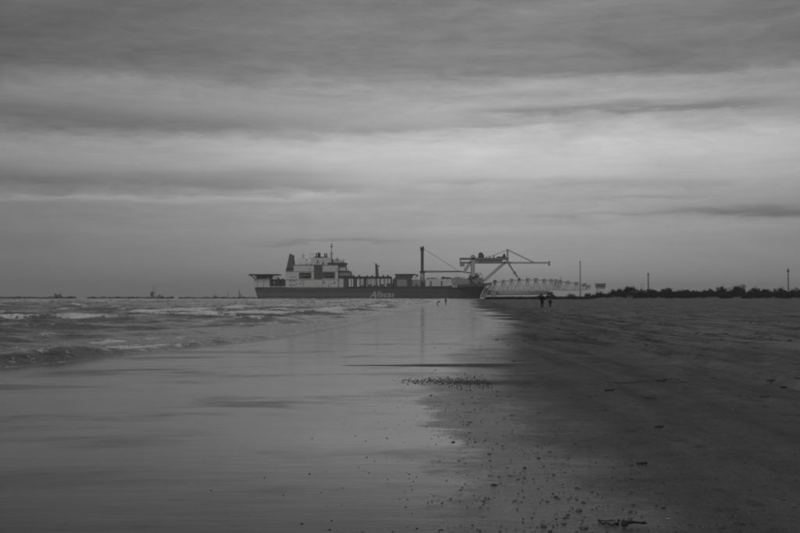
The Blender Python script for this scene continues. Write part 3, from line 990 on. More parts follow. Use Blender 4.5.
# --- bow gantry over the stinger
ga = P()
ga.box(sx(472.6), sx(474.2), Y0 + 5.2, Y0 + 9.8, sz(276.0), sz(274.6))
ga.box(sx(484.6), sx(486.2), Y0 + 4.6, Y0 + 10.4, sz(280.4), sz(279.2))
for yy in (4.0, 11.0):
    ga.bar((sx(473.4), Y0 + yy, sz(276.6)), (sx(473.4), Y0 + yy, sz(256)), 3.2, 2.4)
    ga.bar((sx(464.2), Y0 + yy, sz(272.2)), (sx(473.0), Y0 + yy, sz(259.4)), 2.4, 2.0)
    ga.bar((sx(485.2), Y0 + yy, sz(280.2)), (sx(506.2), Y0 + yy, sz(262.0)), 2.3, 2.0)
ga = ga.build('gantry_frame', 'gantry_paint', ship)
m_ = P()
for yy in (4.0, 11.0):
    m_.box(sx(460.4), sx(508.4), Y0 + yy - 1.2, Y0 + yy + 1.2, sz(259.6), sz(257.6))
    m_.box(sx(461.4), sx(510.8), Y0 + yy - 1.0, Y0 + yy + 1.0, sz(263.2), sz(261.6))
    m_.box(sx(476), sx(503), Y0 + yy - 0.3, Y0 + yy + 0.3, sz(261.6), sz(259.6))
m_.build('top_girder', 'girder_paint', ga)
for px in (461.2, 474, 490, 507.4):
    P().box(sx(px), sx(px + 1.6), Y0 + 5.2, Y0 + 9.8, sz(259.4), sz(258.0)).build('cross_beam', 'gantry_paint', ga)
m_ = P()
m_.prism([(sx(470.6), sz(257.6)), (sx(471.4), sz(255.0)), (sx(473.2), sz(254.4)), (sx(475.4), sz(255.6)), (sx(476.4), sz(257.6))], Y0 + 2.6, Y0 + 5.4)
m_.build('sheave_house', 'gantry_paint', ga)
m_ = P()
m_.box(sx(460.6), sx(465.0), Y0 + 3, Y0 + 12, sz(266.0), sz(263.2))
m_.box(sx(460.4), sx(461.2), Y0 + 3, Y0 + 12, sz(263.2), sz(260.0))
m_.build('counterweight_house', 'mid_paint', ga)
m_ = P()
m_.prism([(sx(475), sz(263.4)), (sx(475), sz(261.0)), (sx(480.4), sz(260.6)), (sx(477.4), sz(263.4))], Y0 + 2.6, Y0 + 5.0)
m_.build('gusset', 'mid_paint', ga)
m_ = P()
m_.prism([(sx(478.8), sz(257.6)), (sx(479.6), sz(252.6)), (sx(482.0), sz(252.0)), (sx(484.2), sz(254.6)), (sx(484.6), sz(257.6))], Y0 + 4, Y0 + 12)
m_.build('hoist_winch', 'dark_paint', ga)
m_ = P()
m_.prism([(sx(502.8), sz(257.6)), (sx(504.2), sz(253.6)), (sx(505.2), sz(253.2)), (sx(506.8), sz(257.6))], Y0 + 4, Y0 + 9)
m_.box(sx(497.6), sx(503), Y0 + 3.4, Y0 + 9, sz(257.6), sz(256.4))
m_.build('hoist_winch', 'black_paint', ga)
for px, py in ((486, 256.4), (489, 255.8), (493.4, 254.9)):
    P().box(sx(px), sx(px + 1.6), Y0 + 3.2, Y0 + 4.2, sz(257.6), sz(py)).build('girder_cabinet', 'gantry_paint', ga)
m_ = P()
for yy in (4.0, 11.0):
    m_.bar((sx(508.4), Y0 + yy, sz(263.4)), (sx(508.4), Y0 + yy, sz(249.2)), 1.1)
m_.bar((sx(508.4), Y0 + 4, sz(249.4)), (sx(508.4), Y0 + 11, sz(249.4)), 1.0)
m_.build('gantry_pylon', 'gantry_paint', ga)
for yy in (4.0, 11.0):
    P().bar((sx(508.4), Y0 + yy, sz(249.4)), (sx(490.6), Y0 + yy, sz(256.6)), 0.45).build('pylon_stay', 'mid_paint', ga)
    P().bar((sx(508.4), Y0 + yy, sz(249.4)), (sx(534), Y0 + yy, sz(261.8)), 0.45).build('pylon_stay', 'mid_paint', ga)
m_ = P()
for yy in (5.5, 9.5):
    m_.box(sx(510.4), sx(550.4), Y0 + yy - 0.9, Y0 + yy + 0.9, sz(263.3), sz(261.7))
for px in np.arange(512, 550, 6):
    m_.box(sx(px), sx(px + 0.8), Y0 + 6.4, Y0 + 8.6, sz(263.0), sz(262.2))
bo = m_.build('outreach_boom', 'gantry_paint', ga)
P().box(sx(550.0), sx(550.9), Y0 + 4.4, Y0 + 10.6, sz(265.4), sz(260.8)).build('boom_end_stop', 'mid_paint', bo)
for yy in (5.5, 9.5):
    m_ = P()
    m_.bar((sx(509.6), Y0 + yy, sz(263.6)), (sx(518.6), Y0 + yy, sz(277.4)), 0.9)
    m_.box(sx(514.4), sx(516.8), Y0 + yy - 1, Y0 + yy + 1, sz(273.8), sz(271.4))
    m_.build('stinger_hanger', 'mid_paint', ga)

# --- stinger: an arched lattice reaching ahead of the bow
TOPX = [486, 492, 496.5, 505, 513.5, 521, 529.5, 538, 546.5, 553.5, 558.5, 562.5, 570.5, 579, 587, 591.5]
TOPY = [283.6, 282.8, 282.0, 281.0, 280.4, 280.0, 279.8, 279.8, 280.0, 280.4, 280.9, 281.2, 282.4, 283.2, 285.2, 286.6]
BOT = [290.0, 290.4, 290.4, 290.2, 290.0, 289.8, 289.6, 289.5, 289.4, 289.4, 289.6, 289.8, 290.0, 290.2, 289.6, 288.8]
st = P()
for yy in (9.0, 22.0):
    for i in range(len(TOPX) - 1):
        a = (sx(TOPX[i]), Y0 + yy, sz(TOPY[i]))
        b = (sx(TOPX[i + 1]), Y0 + yy, sz(TOPY[i + 1]))
        c = (sx(TOPX[i]), Y0 + yy, sz(BOT[i]))
        d = (sx(TOPX[i + 1]), Y0 + yy, sz(BOT[i + 1]))
        st.bar(a, b, 0.8)
        st.bar(c, d, 0.8)
for k in (0, len(TOPX) - 1):
    st.bar((sx(TOPX[k]), Y0 + 9, sz(TOPY[k])), (sx(TOPX[k]), Y0 + 22, sz(TOPY[k])), 0.7)
    st.bar((sx(TOPX[k]), Y0 + 9, sz(BOT[k])), (sx(TOPX[k]), Y0 + 22, sz(BOT[k])), 0.7)
    st.bar((sx(TOPX[k]), Y0 + 9, sz(BOT[k])), (sx(TOPX[k]), Y0 + 9, sz(TOPY[k])), 0.7)
st = st.build('stinger', 'gantry_paint', ship)
m_ = P()
for yy in (9.0, 22.0):
    for i in range(len(TOPX) - 1):
        a = (sx(TOPX[i]), Y0 + yy, sz(TOPY[i]))
        c = (sx(TOPX[i]), Y0 + yy, sz(BOT[i]))
        mid = ((TOPX[i] + TOPX[i + 1]) / 2)
        e = (sx(mid), Y0 + yy, sz((BOT[i] + BOT[i + 1]) / 2))
        b = (sx(TOPX[i + 1]), Y0 + yy, sz(TOPY[i + 1]))
        m_.bar(a, c, 0.42)
        if random.random() < 0.85: m_.bar(a, e, random.uniform(0.25, 0.5))
        if random.random() < 0.85: m_.bar(e, b, random.uniform(0.25, 0.5))
for i in range(len(TOPX)):
    m_.bar((sx(TOPX[i]), Y0 + 9, sz(TOPY[i])), (sx(TOPX[i]), Y0 + 22, sz(TOPY[i])), 0.5)
    m_.bar((sx(TOPX[i]), Y0 + 9, sz(BOT[i])), (sx(TOPX[i]), Y0 + 22, sz(BOT[i])), 0.5)
m_.build('lattice_bracing', 'mid_paint', st)
for i, (px, py) in enumerate(zip(TOPX[2:], TOPY[2:])):
    w_ = 1.1 + 0.7 * random.random()
    h_ = 1.4 + 1.0 * random.random()
    m_ = P()
    m_.prism([(sx(px - w_ * 0.6), sz(py + 0.4)), (sx(px - w_), sz(py - h_ * 0.4)), (sx(px - w_ * 0.5), sz(py - h_)), (sx(px + w_ * 0.6), sz(py - h_ * 0.9)), (sx(px + w_), sz(py - 0.2)), (sx(px + w_ * 0.4), sz(py + 0.9))], Y0 + 11, Y0 + 20)
    m_.build('roller_box', 'mid_paint' if i % 3 else 'dark_paint', st)
for px, h_ in ((528, 3.4), (531, 3.0), (562.4, 3.6), (587.5, 3.0)):
    P().bar((sx(px), Y0 + 10, sz(280.2 if px < 575 else 285)), (sx(px), Y0 + 10, sz((280.2 if px < 575 else 285) - h_)), 0.3).build('light_post', 'dark_paint', st)
P().tube((sx(488), Y0 + 13, sz(293.0)), (sx(551), Y0 + 13, sz(292.4)), 2.0, 1.8, 14).build('buoyancy_tank', 'cream_paint', st, True)
P().tube((sx(489), Y0 + 19, sz(293.0)), (sx(540), Y0 + 19, sz(292.6)), 2.0, 1.9, 14).build('buoyancy_tank', 'cream_paint', st, True)
pbox(492, 497, 290.8, 296.2, 7, 12).build('hitch_box', 'mid_paint', st)
P().prism([(sx(482.5), sz(297.5)), (sx(485), sz(291)), (sx(487), sz(288.4)), (sx(490), sz(288.2)), (sx(489.4), sz(291.5)), (sx(486.5), sz(297.5))], Y0 + 9, Y0 + 22).build('stinger_hitch', 'mid_paint', st)

# ------------------------------------------------------------------ breakwater of loose rock, in two lengths
rock_meshes = []
for k in range(6):
    bm = bmesh.new()
    bmesh.ops.create_icosphere(bm, subdivisions=1, radius=1.0)
    for v in bm.verts:
        v.co *= 0.72 + 0.5 * random.random()
        v.co.z *= 0.75
    me = bpy.data.meshes.new('rock')
    bm.to_mesh(me); bm.free()
    me.materials.append(MATS['rock'])
    rock_meshes.append(me)


def breakwater(x0, x1, y0, y1, h, label):
    o = empty('breakwater', ((x0 + x1) / 2, (y0 + y1) / 2, 0))
    tag(o, label, 'breakwater', 'low rock breakwaters on the horizon')
    L = math.hypot(x1 - x0, y1 - y0)
    d = Vector((x1 - x0, y1 - y0, 0)).normalized()
    nrm = Vector((-d.y, d.x, 0))
    m = MB(o.location)
    secs = max(2, int(L / 25))
    pts = []
    for i in range(secs + 1):
        p = Vector((x0, y0, 0)) + d * (L * i / secs)
        hh = h * (0.55 + 0.25 * random.random())
        for w_, z_ in ((-6, -2.5), (-1.5, hh), (1.5, hh), (6, -2.5)):
            q = p + nrm * w_
            pts.append((q.x, q.y, z_))
    fs = []
    for i in range(secs):
        for j in range(3):
            a = i * 4 + j
            fs.append((a, a + 4, a + 5, a + 1))
    m.poly(pts, fs).build('core', 'rock', o)
    vs, fcs = [], []
    for i in range(int(L / 1.4)):
        p = Vector((x0, y0, 0)) + d * (L * random.random()) + nrm * random.uniform(-3.2, 1.5)
        r = random.uniform(0.6, 1.15)
        zc = h * 0.62 - 0.25 * abs(random.gauss(0, 1)) - (0.8 if random.random() < 0.4 else 0)
        me = random.choice(rock_meshes)
        k = len(vs)
        for v in me.vertices:
            q = p + Vector((v.co.x * r * 1.4, v.co.y * r, v.co.z * r + zc)) - o.location
            vs.append(tuple(q))
        fcs += [tuple(j + k for j in pl.vertices) for pl in me.polygons]
    me = bpy.data.meshes.new('loose_rock')
    me.from_pydata(vs, [], fcs)
    r_ = link_mesh('loose_rock', me, 'rock', o)
    r_['kind'] = 'stuff'
    return o


breakwater(-395, -268, 905, 918, 2.3, 'dark low rock breakwater at the far left under the barge')
breakwater(-258, -189, 916, 930, 2.0, 'dark rock breakwater between the barge and the twin poles')
breakwater(-185, -28, 930, 955, 1.7, 'dark rock breakwater running in towards the stern of the ship')


# ------------------------------------------------------------------ small craft and marks beyond the breakwater; mid grey paint carries their haze fade
def far(px, py, d):
    return ((px - 400) / 1111.0 * d, d, EYE + (297 - py) / 1111.0 * d)


def small_ship(name, px, d, length, label, kind, cat):
    x, y, _ = far(px, 297, d)
    o = empty(name, (x, y, 0))
    o.scale = (0.9, 0.9, 0.72)
    tag(o, label, cat, None)
    L = length / 2

    def M(): return MB((0, 0, 0))
    M().prism([(-L, 4.2), (-L * 0.94, -1.0), (L * 0.86, -1.0), (L, 5.0), (L * 0.6, 3.8), (-L * 0.6, 3.6)], -3.5, 3.5).build('hull', 'black_paint', o)
    if kind == 'barge':
        M().box(-L * 0.8, -L * 0.5, -3, 3, 3.6, 9.5).build('wheelhouse', 'dark_paint', o)
        M().box(-L * 0.5, L * 0.55, -3, 3, 3.6, 7.4).build('deck_cargo', 'dark_paint', o)
        M().bar((L * 0.75, 0, 3.6), (L * 0.78, 0, 11.5), 1.3).build('mast', 'dark_paint', o)
        m = M(); m.bar((-L * 0.85, 0, 3.6), (-L * 0.9, 0, 10), 0.7); m.bar((-L * 0.6, 0, 9.5), (-L * 0.6, 0, 11), 0.5); m.build('antenna', 'dark_paint', o)
    elif kind == 'dredger':
        M().box(-L * 0.7, -L * 0.15, -3, 3, 3.6, 9.0).build('wheelhouse', 'dark_paint', o)
        M().prism([(-L * 0.15, 3.6), (-L * 0.1, 10.5), (0.05 * L, 9.0), (L * 0.55, 6.0), (L * 0.6, 3.6)], -2, 2).build('hopper', 'mid_paint', o)
        M().bar((-L * 0.2, 0, 9), (-L * 0.2, 0, 13), 0.8).build('mast', 'dark_paint', o)
        M().bar((L * 0.75, 0, 3.6), (L * 0.75, 0, 12), 1.0).build('derrick', 'mid_paint', o)
    else:
        M().box(-L * 0.4, L * 0.15, -3, 3, 3.6, 8.6).build('wheelhouse', 'mid_paint', o)
        M().box(-L * 0.25, L * 0.05, -2.4, 2.4, 8.6, 11).build('bridge', 'mid_paint', o)
        m = M(); m.bar((L * 0.5, 0, 3.6), (L * 0.75, 0, 12.5), 0.7); m.bar((-L * 0.6, 0, 3.6), (-L * 0.85, 0, 11.5), 0.7); m.build('derrick', 'mid_paint', o)
        M().bar((-L * 0.1, 0, 11), (-L * 0.1, 0, 15), 0.6).build('mast', 'mid_paint', o)
    return o


small_ship('work_barge', 58, 1850, 13.5, 'small dark work barge alone on the horizon at far left', 'barge', 'barge')
small_ship('dredger', 160.4, 2600, 17, 'small dark vessel on the horizon right of the twin poles', 'dredger', 'vessel')
small_ship('fishing_boat', 215.5, 2900, 18, 'faint small boat with angled derricks left of the large ship stern', 'fisher', 'boat')


def pole(name, px, d, top_py, r, label, cat, arms=(), mat='dark_paint', base_z=-2.5, group=None):
    x, y, _ = far(px, 297, d)
    zt = far(px, top_py, d)[2]
    o = empty(name, (x, y, base_z))
    tag(o, label, cat, group)
    MB((0, 0, 0)).tube((0, 0, 0), (0, 0, zt - base_z), r, r * 0.75, 10).build('shaft', mat, o, True)
    MB((0, 0, 0)).tube((0, 0, 0), (0, 0, 3.2), r * 1.8, r * 1.6, 10).build('footing', 'concrete', o)
    for zr, w_, h_ in arms:
        zz = (zt - base_z) * zr
        MB((0, 0, 0)).box(-w_, w_, -w_ * 0.5, w_ * 0.5, zz - h_, zz + h_).build('head', mat, o)
    return o


pole('marker_pole', 153.3, 1100, 285.0, 0.32, 'tall thin pole on the horizon, left one of the pair', 'pole', mat='mid_paint')
pole('marker_pole', 155.4, 1100, 285.4, 0.28, 'tall thin pole on the horizon, right one of the pair', 'pole', mat='mid_paint')
pole('marker_pole', 228.2, 1200, 290.2, 0.4, 'short faint pole on the horizon left of the ship stern', 'pole', mat='mid_paint')
x_, y_, _ = far(151.8, 297, 1090)
lf = empty('landing_frame', (x_, y_, -2.5))
tag(lf, 'small dark open frame beside the twin poles on the horizon', 'frame')
m_ = MB()
for a in (-0.8, 0.8):
    m_.bar((a, 0, 0), (a, 0, 8.2), 0.55)
    m_.bar((a, 3, 0), (a, 3, 8.2), 0.55)
m_.build('post', 'dark_paint', lf)
MB().box(-1.2, 1.8, -0.4, 3.4, 8.2, 8.8).build('platform', 'dark_paint', lf)
x_, y_, _ = far(239.3, 297, 1500)
sb = empty('beacon_tower', (x_, y_, -2.5))
tag(sb, 'small dark triangular beacon just left of the ship stern', 'beacon')
MB().bar((0, 0, 0), (0, 0, 13.5), 0.9).build('mast', 'dark_paint', sb)
m_ = MB()
m_.bar((0, 0, 11.0), (5.5, 0, 2.5), 0.8)
m_.prism([(0.4, 3.0), (0.4, 8.5), (4.2, 3.0)], -0.5, 0.5)
m_.build('brace', 'mid_paint', sb)

# ------------------------------------------------------------------ right horizon: chimney, masts, control building
pole('chimney', 580.2, 1500, 261.2, 0.85, 'tall thin grey chimney rising behind the stinger', 'chimney', ((0.985, 0.95, 0.5),), 'steel', 1.8)
pole('radio_mast', 648.3, 1450, 272.8, 0.95, 'dark radio mast above the scrub right of the control building', 'mast', ((0.93, 1.1, 0.9), (0.55, 0.9, 1.2)), 'dark_paint', 1.8)
pole('radar_mast', 788.2, 1400, 268.2, 0.85, 'dark radar mast with a thick head at the far right', 'mast', ((0.90, 1.3, 1.4), (0.62, 1.0, 0.8)), 'dark_paint', 1.8)
pole('lamp_post', 641.2, 1420, 283.4, 0.35, 'thin faint post left of a matching one beside the radio mast', 'post', mat='mid_paint', base_z=1.8)
pole('lamp_post', 643.4, 1420, 283.6, 0.35, 'thin faint post close to the left of the radio mast', 'post', mat='mid_paint', base_z=1.8)

x_, y_, _ = far(600.3, 297, 1350)
bl = empty('control_building', (x_, y_, 1.8))
tag(bl, 'small grey control building on a narrower base behind the scrub', 'building')
k13 = 1350 / 1111.0
zt, zm = EYE + (297 - 283.4) * k13 - 1.8, EYE + (297 - 287.8) * k13 - 1.8
MB().box(-4.2, 4.4, -4, 4, 0, zm).build('wall', 'cream_paint', bl)
MB().box(-5.6, 5.6, -5, 5, zm + 0.003, zt - 1.2).build('upper_storey', 'mid_paint', bl)
MB().box(-5.9, 5.9, -5.4, 5.4, zt - 1.197, zt).build('roof', 'steel', bl)
for k in range(5):
    MB().box(-5.2 + k * 2.1, -3.5 + k * 2.1, -5.12, -5.003, zm + 1.2, zt - 2.0).build('window', 'glass', bl)


# ------------------------------------------------------------------ scrub on the dune
def leaf_cloud(n, centers, radii, size):
    """n small tilted leaf faces filling a set of lobes; returns verts, faces"""
    k = rng.integers(0, len(centers), n)
    c = np.array(centers)[k]
    r = np.array(radii)[k]
    d = rng.normal(size=(n, 3))
    d /= np.linalg.norm(d, axis=1)[:, None]
    rad = rng.random(n) ** 0.45
    p = c + d * rad[:, None] * r * (0.8 + 0.35 * rng.random((n, 1)) + 0.5 * rng.random((n, 1)) ** 6)
    a = rng.normal(size=(n, 3)); a /= np.linalg.norm(a, axis=1)[:, None]
    b = np.cross(a, rng.normal(size=(n, 3))); b /= np.linalg.norm(b, axis=1)[:, None]
    sz_ = size * (0.5 + rng.random((n, 1)))
    v = np.stack([p - a * sz_, p + b * sz_ * 0.55, p + a * sz_, p - b * sz_ * 0.55], 1).reshape(-1, 3)
    f = np.arange(4 * n).reshape(n, 4)
    return v, f


def quads(name, v, f, mat, parent=None):
    me = bpy.data.meshes.new(name)
    me.vertices.add(len(v)); me.vertices.foreach_set('co', v.astype(np.float32).ravel())
    me.loops.add(f.size); me.loops.foreach_set('vertex_index', f.astype(np.int32).ravel())
    me.polygons.add(len(f)); me.polygons.foreach_set('loop_start', np.arange(0, f.size, 4, dtype=np.int32))
    me.update(calc_edges=True)
    return link_mesh(name, me, mat, parent)


def shrub(px, top_py, d, wpx, label, leaves=1500):
    x = (px - 400) / 1111.0 * d
    zg = float(beach_z(np.array([x]), np.array([float(d)]), False)[0]) - 0.15
    H = EYE + (297 - top_py) / 1111.0 * d - zg
    W = wpx / 1111.0 * d / 2
    o = empty('dune_shrub', (x, d, zg))
    tag(o, label, 'shrub', 'shrubs on the dune')
    m = MB()
    tips = []
    for i in range(7):
        a = random.uniform(0, 2 * math.pi)
        rr = W * random.uniform(0.1, 0.75)
        tip = (math.cos(a) * rr, math.sin(a) * rr * 0.7, H * random.uniform(0.55, 0.8))
        midp = (tip[0] * 0.35, tip[1] * 0.35, tip[2] * 0.5)
        m.tube((random.uniform(-0.2, 0.2), random.uniform(-0.2, 0.2), -0.2), midp, 0.16, 0.10, 6)
        m.tube(midp, tip, 0.10, 0.04, 5)
        tips.append(tip)
    for i in range(22):
        a = random.uniform(0, 2 * math.pi)
        rr = W * math.sqrt(random.random()) * 0.95
        hz = H * (0.98 - 0.35 * (rr / W) ** 2) * random.uniform(0.85, 1.1)
        m.tube((math.cos(a) * rr * 0.7, math.sin(a) * rr * 0.5, hz * 0.45), (math.cos(a) * rr, math.sin(a) * rr * 0.7, hz), 0.06, 0.03, 4)
    m.build('trunk', 'bark', o)
    cs, rs = [], []
    for i in range(26):
        a = random.uniform(0, 2 * math.pi)
        q = math.sqrt(random.random())
        rr = W * q * 0.86
        hz = H * (0.16 + 0.60 * random.random() * (1 - 0.55 * q ** 2))
        cs.append((math.cos(a) * rr, math.sin(a) * rr * 0.7, hz))
        r0 = W * random.uniform(0.12, 0.32)
        rs.append((r0, r0, min(r0 * 0.9, H * 0.24)))
    v, f = leaf_cloud(int(leaves * 1.3), cs, rs, 0.21)
    v[:, 2] = np.maximum(v[:, 2], 0.02)
    quads('crown', v, f, 'scrub_leaf', o)
    return o


shrub(550.5, 289.8, 600, 11, 'dark rounded shrub behind the adult walker', 1300)
shrub(540.5, 293.4, 610, 8, 'low dark shrub on the spit left of the walker', 700)
shrub(571, 292.6, 620, 14, 'low dark shrub under the right end of the stinger', 900)
shrub(589, 291.4, 600, 12, 'dark shrub just left of the control building', 1000)
shrub(599, 290.0, 590, 12, 'dark shrub in front of the control building', 1300)
shrub(613, 288.0, 560, 12, 'dark shrub at the left end of the dune scrub', 1300)
shrub(621, 286.6, 570, 14, 'dark shrub with spiky top left of the tall round shrub', 1500)
shrub(631, 283.6, 580, 15, 'tall round shrub left of the radio mast', 2000)
shrub(641, 287.2, 575, 12, 'low shrub under the two thin posts', 1200)
shrub(651, 286.9, 570, 13, 'dark shrub at the foot of the radio mast', 1300)
shrub(667, 286.2, 560, 17, 'broad dark shrub right of the radio mast', 1800)
shrub(683, 287.4, 560, 14, 'low rounded shrub in the dip of the dune scrub', 1200)
shrub(693, 289.2, 555, 10, 'lowest shrub in the gap of the dune scrub', 900)
shrub(708, 287.4, 550, 14, 'dark shrub left of the tallest wide thicket', 1400)
shrub(722, 284.4, 545, 18, 'tall dark thicket, left half of the highest scrub', 2300)
shrub(739, 283.0, 550, 21, 'tall wide thicket, right half of the highest scrub', 2600)
shrub(755, 285.8, 545, 14, 'feathery shrub right of the highest thicket', 1500)
shrub(766, 287.2, 540, 13, 'low dark shrub left of the radar mast', 1300)
shrub(780, 285.4, 540, 16, 'dark shrub at the foot of the radar mast', 1700)
shrub(797, 286.8, 535, 18, 'dark shrub at the right edge of the scrub', 1700)
shrub(815, 286.0, 530, 18, 'dark shrub past the right edge of the scrub', 1500)

# low continuous scrub and marram between them: one mass nobody could count
cs, rs = [], []
for i in range(900):
    px = random.uniform(486, 860)
    if px < 607:
        d = random.uniform(590, 760); H = random.uniform(0.6, 1.6)
    else:
        d = random.uniform(470, 640); H = random.uniform(1.0, 2.3)
    x = (px - 400) / 1111.0 * d
    zg = float(beach_z(np.array([x]), np.array([d]), False)[0])
    cs.append((x, d, zg + H * 0.45)); rs.append((H * 1.5, H * 1.2, H * 0.6))
v, f = leaf_cloud(90000, cs, rs, 0.30)
tag(quads('dune_scrub', v, f, 'scrub_leaf'), 'low dark scrub covering the dune between the shrubs', 'scrub', kind='stuff')


# ------------------------------------------------------------------ people
def skin_mesh(name, verts, edges, radii, root=0, levels=2):
    me = bpy.data.meshes.new(name)
    me.from_pydata(verts, edges, [])
    o = bpy.data.objects.new(name + '_tmp', me)
    C.objects.link(o)
    sk = o.modifiers.new('skin', 'SKIN')
    sk.use_smooth_shade = True
    for i, v in enumerate(me.skin_vertices[0].data):
        r = radii[i]
        v.radius = r if isinstance(r, tuple) else (r, r)
        v.use_root = (i == root)
    ss = o.modifiers.new('sub', 'SUBSURF')
    ss.levels = levels
    ss.render_levels = levels
    bpy.context.view_layer.update()
    out = bpy.data.meshes.new_from_object(o.evaluated_get(bpy.context.evaluated_depsgraph_get()))
    bpy.data.objects.remove(o)
    out.name = name
    out.materials.clear()
    return out


def person(px, foot_py, height, label, pose, coat='black_cloth', legs='dark_cloth', hat=None, face_away=True, rz=0.0):
    d = EYE * 1111.0 / (foot_py - 297)
    x = (px - 400) / 1111.0 * d
    zg = float(beach_z(np.array([x]), np.array([d]))[0])
    d2 = (EYE - zg) * 1111.0 / (foot_py - 297)
    o = empty('person', ((px - 400) / 1111.0 * d2, d2, float(beach_z(np.array([(px - 400) / 1111.0 * d2]), np.array([d2]))[0])), rz)
    tag(o, label, 'person', 'people on the beach')
    h = height
    child = h < 1.3
    hs = 1.25 if child else 1.0
    lean = pose.get('lean', 0.0)

    def up(p):          # torso points lean forward (towards +y) about the hip
        x0, y0, z0 = p
        dz = z0 - 0.50
        return (x0, y0 + math.sin(lean) * dz, 0.50 + math.cos(lean) * dz)
    st = pose.get('stride', 0.06)
    J = {'hem': (0, 0, 0.415 if not child else 0.40), 'pelvis': (0, 0, 0.52), 'waist': up((0, 0, 0.60)), 'chest': up((0, 0.0, 0.72)), 'neck': up((0, 0.0, 0.83)), 'jaw': up((0, 0.008, 0.872)), 'crown': up((0, 0.0, 0.955))}
    for sgn, k in ((-1, 'l'), (1, 'r')):
        J['hip' + k] = (sgn * 0.05, 0, 0.49)
        J['knee' + k] = (sgn * 0.055, sgn * st * 0.6 + 0.01, 0.275)
        J['ankle' + k] = (sgn * 0.055, sgn * st, 0.045)
        J['toe' + k] = (sgn * 0.065, sgn * st + 0.075, 0.018)
        J['sh' + k] = up((sgn * 0.105, 0, 0.80))
        if pose.get('pockets'):
            J['el' + k] = up((sgn * 0.195, -0.03, 0.655))
            J['wr' + k] = up((sgn * 0.125, 0.045, 0.555))
        elif pose.get('reach'):
            J['el' + k] = (sgn * 0.11, J['sh' + k][1] + 0.07, J['sh' + k][2] - 0.13)
            J['wr' + k] = (sgn * 0.07, J['sh' + k][1] + 0.11, J['sh' + k][2] - 0.27)
        else:
            J['el' + k] = up((sgn * 0.145, -0.01, 0.645))
            J['wr' + k] = up((sgn * 0.15, 0.02, 0.505))
    names = list(J)
    ix = {n: i for i, n in enumerate(names)}
    V = [tuple(c * h for c in J[n]) for n in names]
    BN = [n for n in names if n != 'hem']
    bi = {n: i for i, n in enumerate(BN)}
    E = [('pelvis', 'waist'), ('waist', 'chest'), ('chest', 'neck'), ('neck', 'jaw'), ('jaw', 'crown')]
    for k in 'lr':
        E += [('pelvis', 'hip' + k), ('hip' + k, 'knee' + k), ('knee' + k, 'ankle' + k), ('ankle' + k, 'toe' + k),
              ('chest', 'sh' + k), ('sh' + k, 'el' + k), ('el' + k, 'wr' + k)]
    rad = {'hem': (0.083, 0.066), 'pelvis': (0.078, 0.06), 'waist': (0.074, 0.055), 'chest': (0.09, 0.062), 'neck': 0.034, 'jaw': 0.042 * hs, 'crown': 0.046 * hs,
           'hip': 0.055, 'knee': 0.036, 'ankle': 0.024, 'toe': 0.022, 'sh': 0.040, 'el': 0.027, 'wr': 0.019}

    def rr(n, extra=0.0):
        v = rad.get(n) or rad.get(n[:-1])
        return tuple((q + extra) * h for q in v) if isinstance(v, tuple) else (v + extra) * h
    body = link_mesh('body', skin_mesh('body', [V[ix[n]] for n in BN], [(bi[a], bi[b]) for a, b in E], [rr(n) for n in BN]), 'skin', o)

    def sub(nm, keep, edges, extra, mat, parent):
        ids = {n: i for i, n in enumerate(keep)}
        return link_mesh(nm, skin_mesh(nm, [V[ix[n]] for n in keep], [(ids[a], ids[b]) for a, b in edges], [rr(n, extra) for n in keep]), mat, parent)
    # coat with sleeves, trousers, shoes, hair or hat
    keep = ['pelvis', 'hem', 'waist', 'chest', 'neck', 'shl', 'ell', 'wrl', 'shr', 'elr', 'wrr']
    sub('coat', keep, [('hem', 'pelvis'), ('pelvis', 'waist'), ('waist', 'chest'), ('chest', 'neck')] + [e for k in 'lr' for e in (('chest', 'sh' + k), ('sh' + k, 'el' + k), ('el' + k, 'wr' + k))], 0.014, coat, o)
    keep = ['pelvis', 'hipl', 'kneel', 'anklel', 'hipr', 'kneer', 'ankler']
    sub('trousers', keep, [e for k in 'lr' for e in (('pelvis', 'hip' + k), ('hip' + k, 'knee' + k), ('knee' + k, 'ankle' + k))], 0.008, legs, o)
    for k in 'lr':
        sub('shoe', ['ankle' + k, 'toe' + k], [('ankle' + k, 'toe' + k)], 0.006, 'black_cloth', o)
    # head shape, hair, face
    jw, cw = Vector(V[ix['jaw']]), Vector(V[ix['crown']])
    hc = jw.lerp(cw, 0.55)
    fwd = Vector((0, 1, 0)) if face_away else Vector((0, -1, 0))
    r_ = 0.052 * h * hs
    m = MB()
    m.ball(tuple(hc - fwd * r_ * 0.12 + Vector((0, 0, r_ * 0.14))), r_ * 1.12, r_ * 1.14, r_ * 1.2, 14, 9)
    m.build('hat' if hat else 'hair', hat or 'hair', o, True)
    m = MB()
    for sgn in (-1, 1):
        m.ball(tuple(hc + fwd * r_ * 1.02 + Vector((sgn * r_ * 0.36, 0, -r_ * 0.05))), r_ * 0.1, n=8, m=6)
    m.build('eye', 'hair', o, True)
    m = MB()
    m.ball(tuple(hc + fwd * r_ * 1.1 + Vector((0, 0, -r_ * 0.3))), r_ * 0.16, r_ * 0.2, r_ * 0.22, 8, 6)
    m.build('nose', 'skin', o, True)
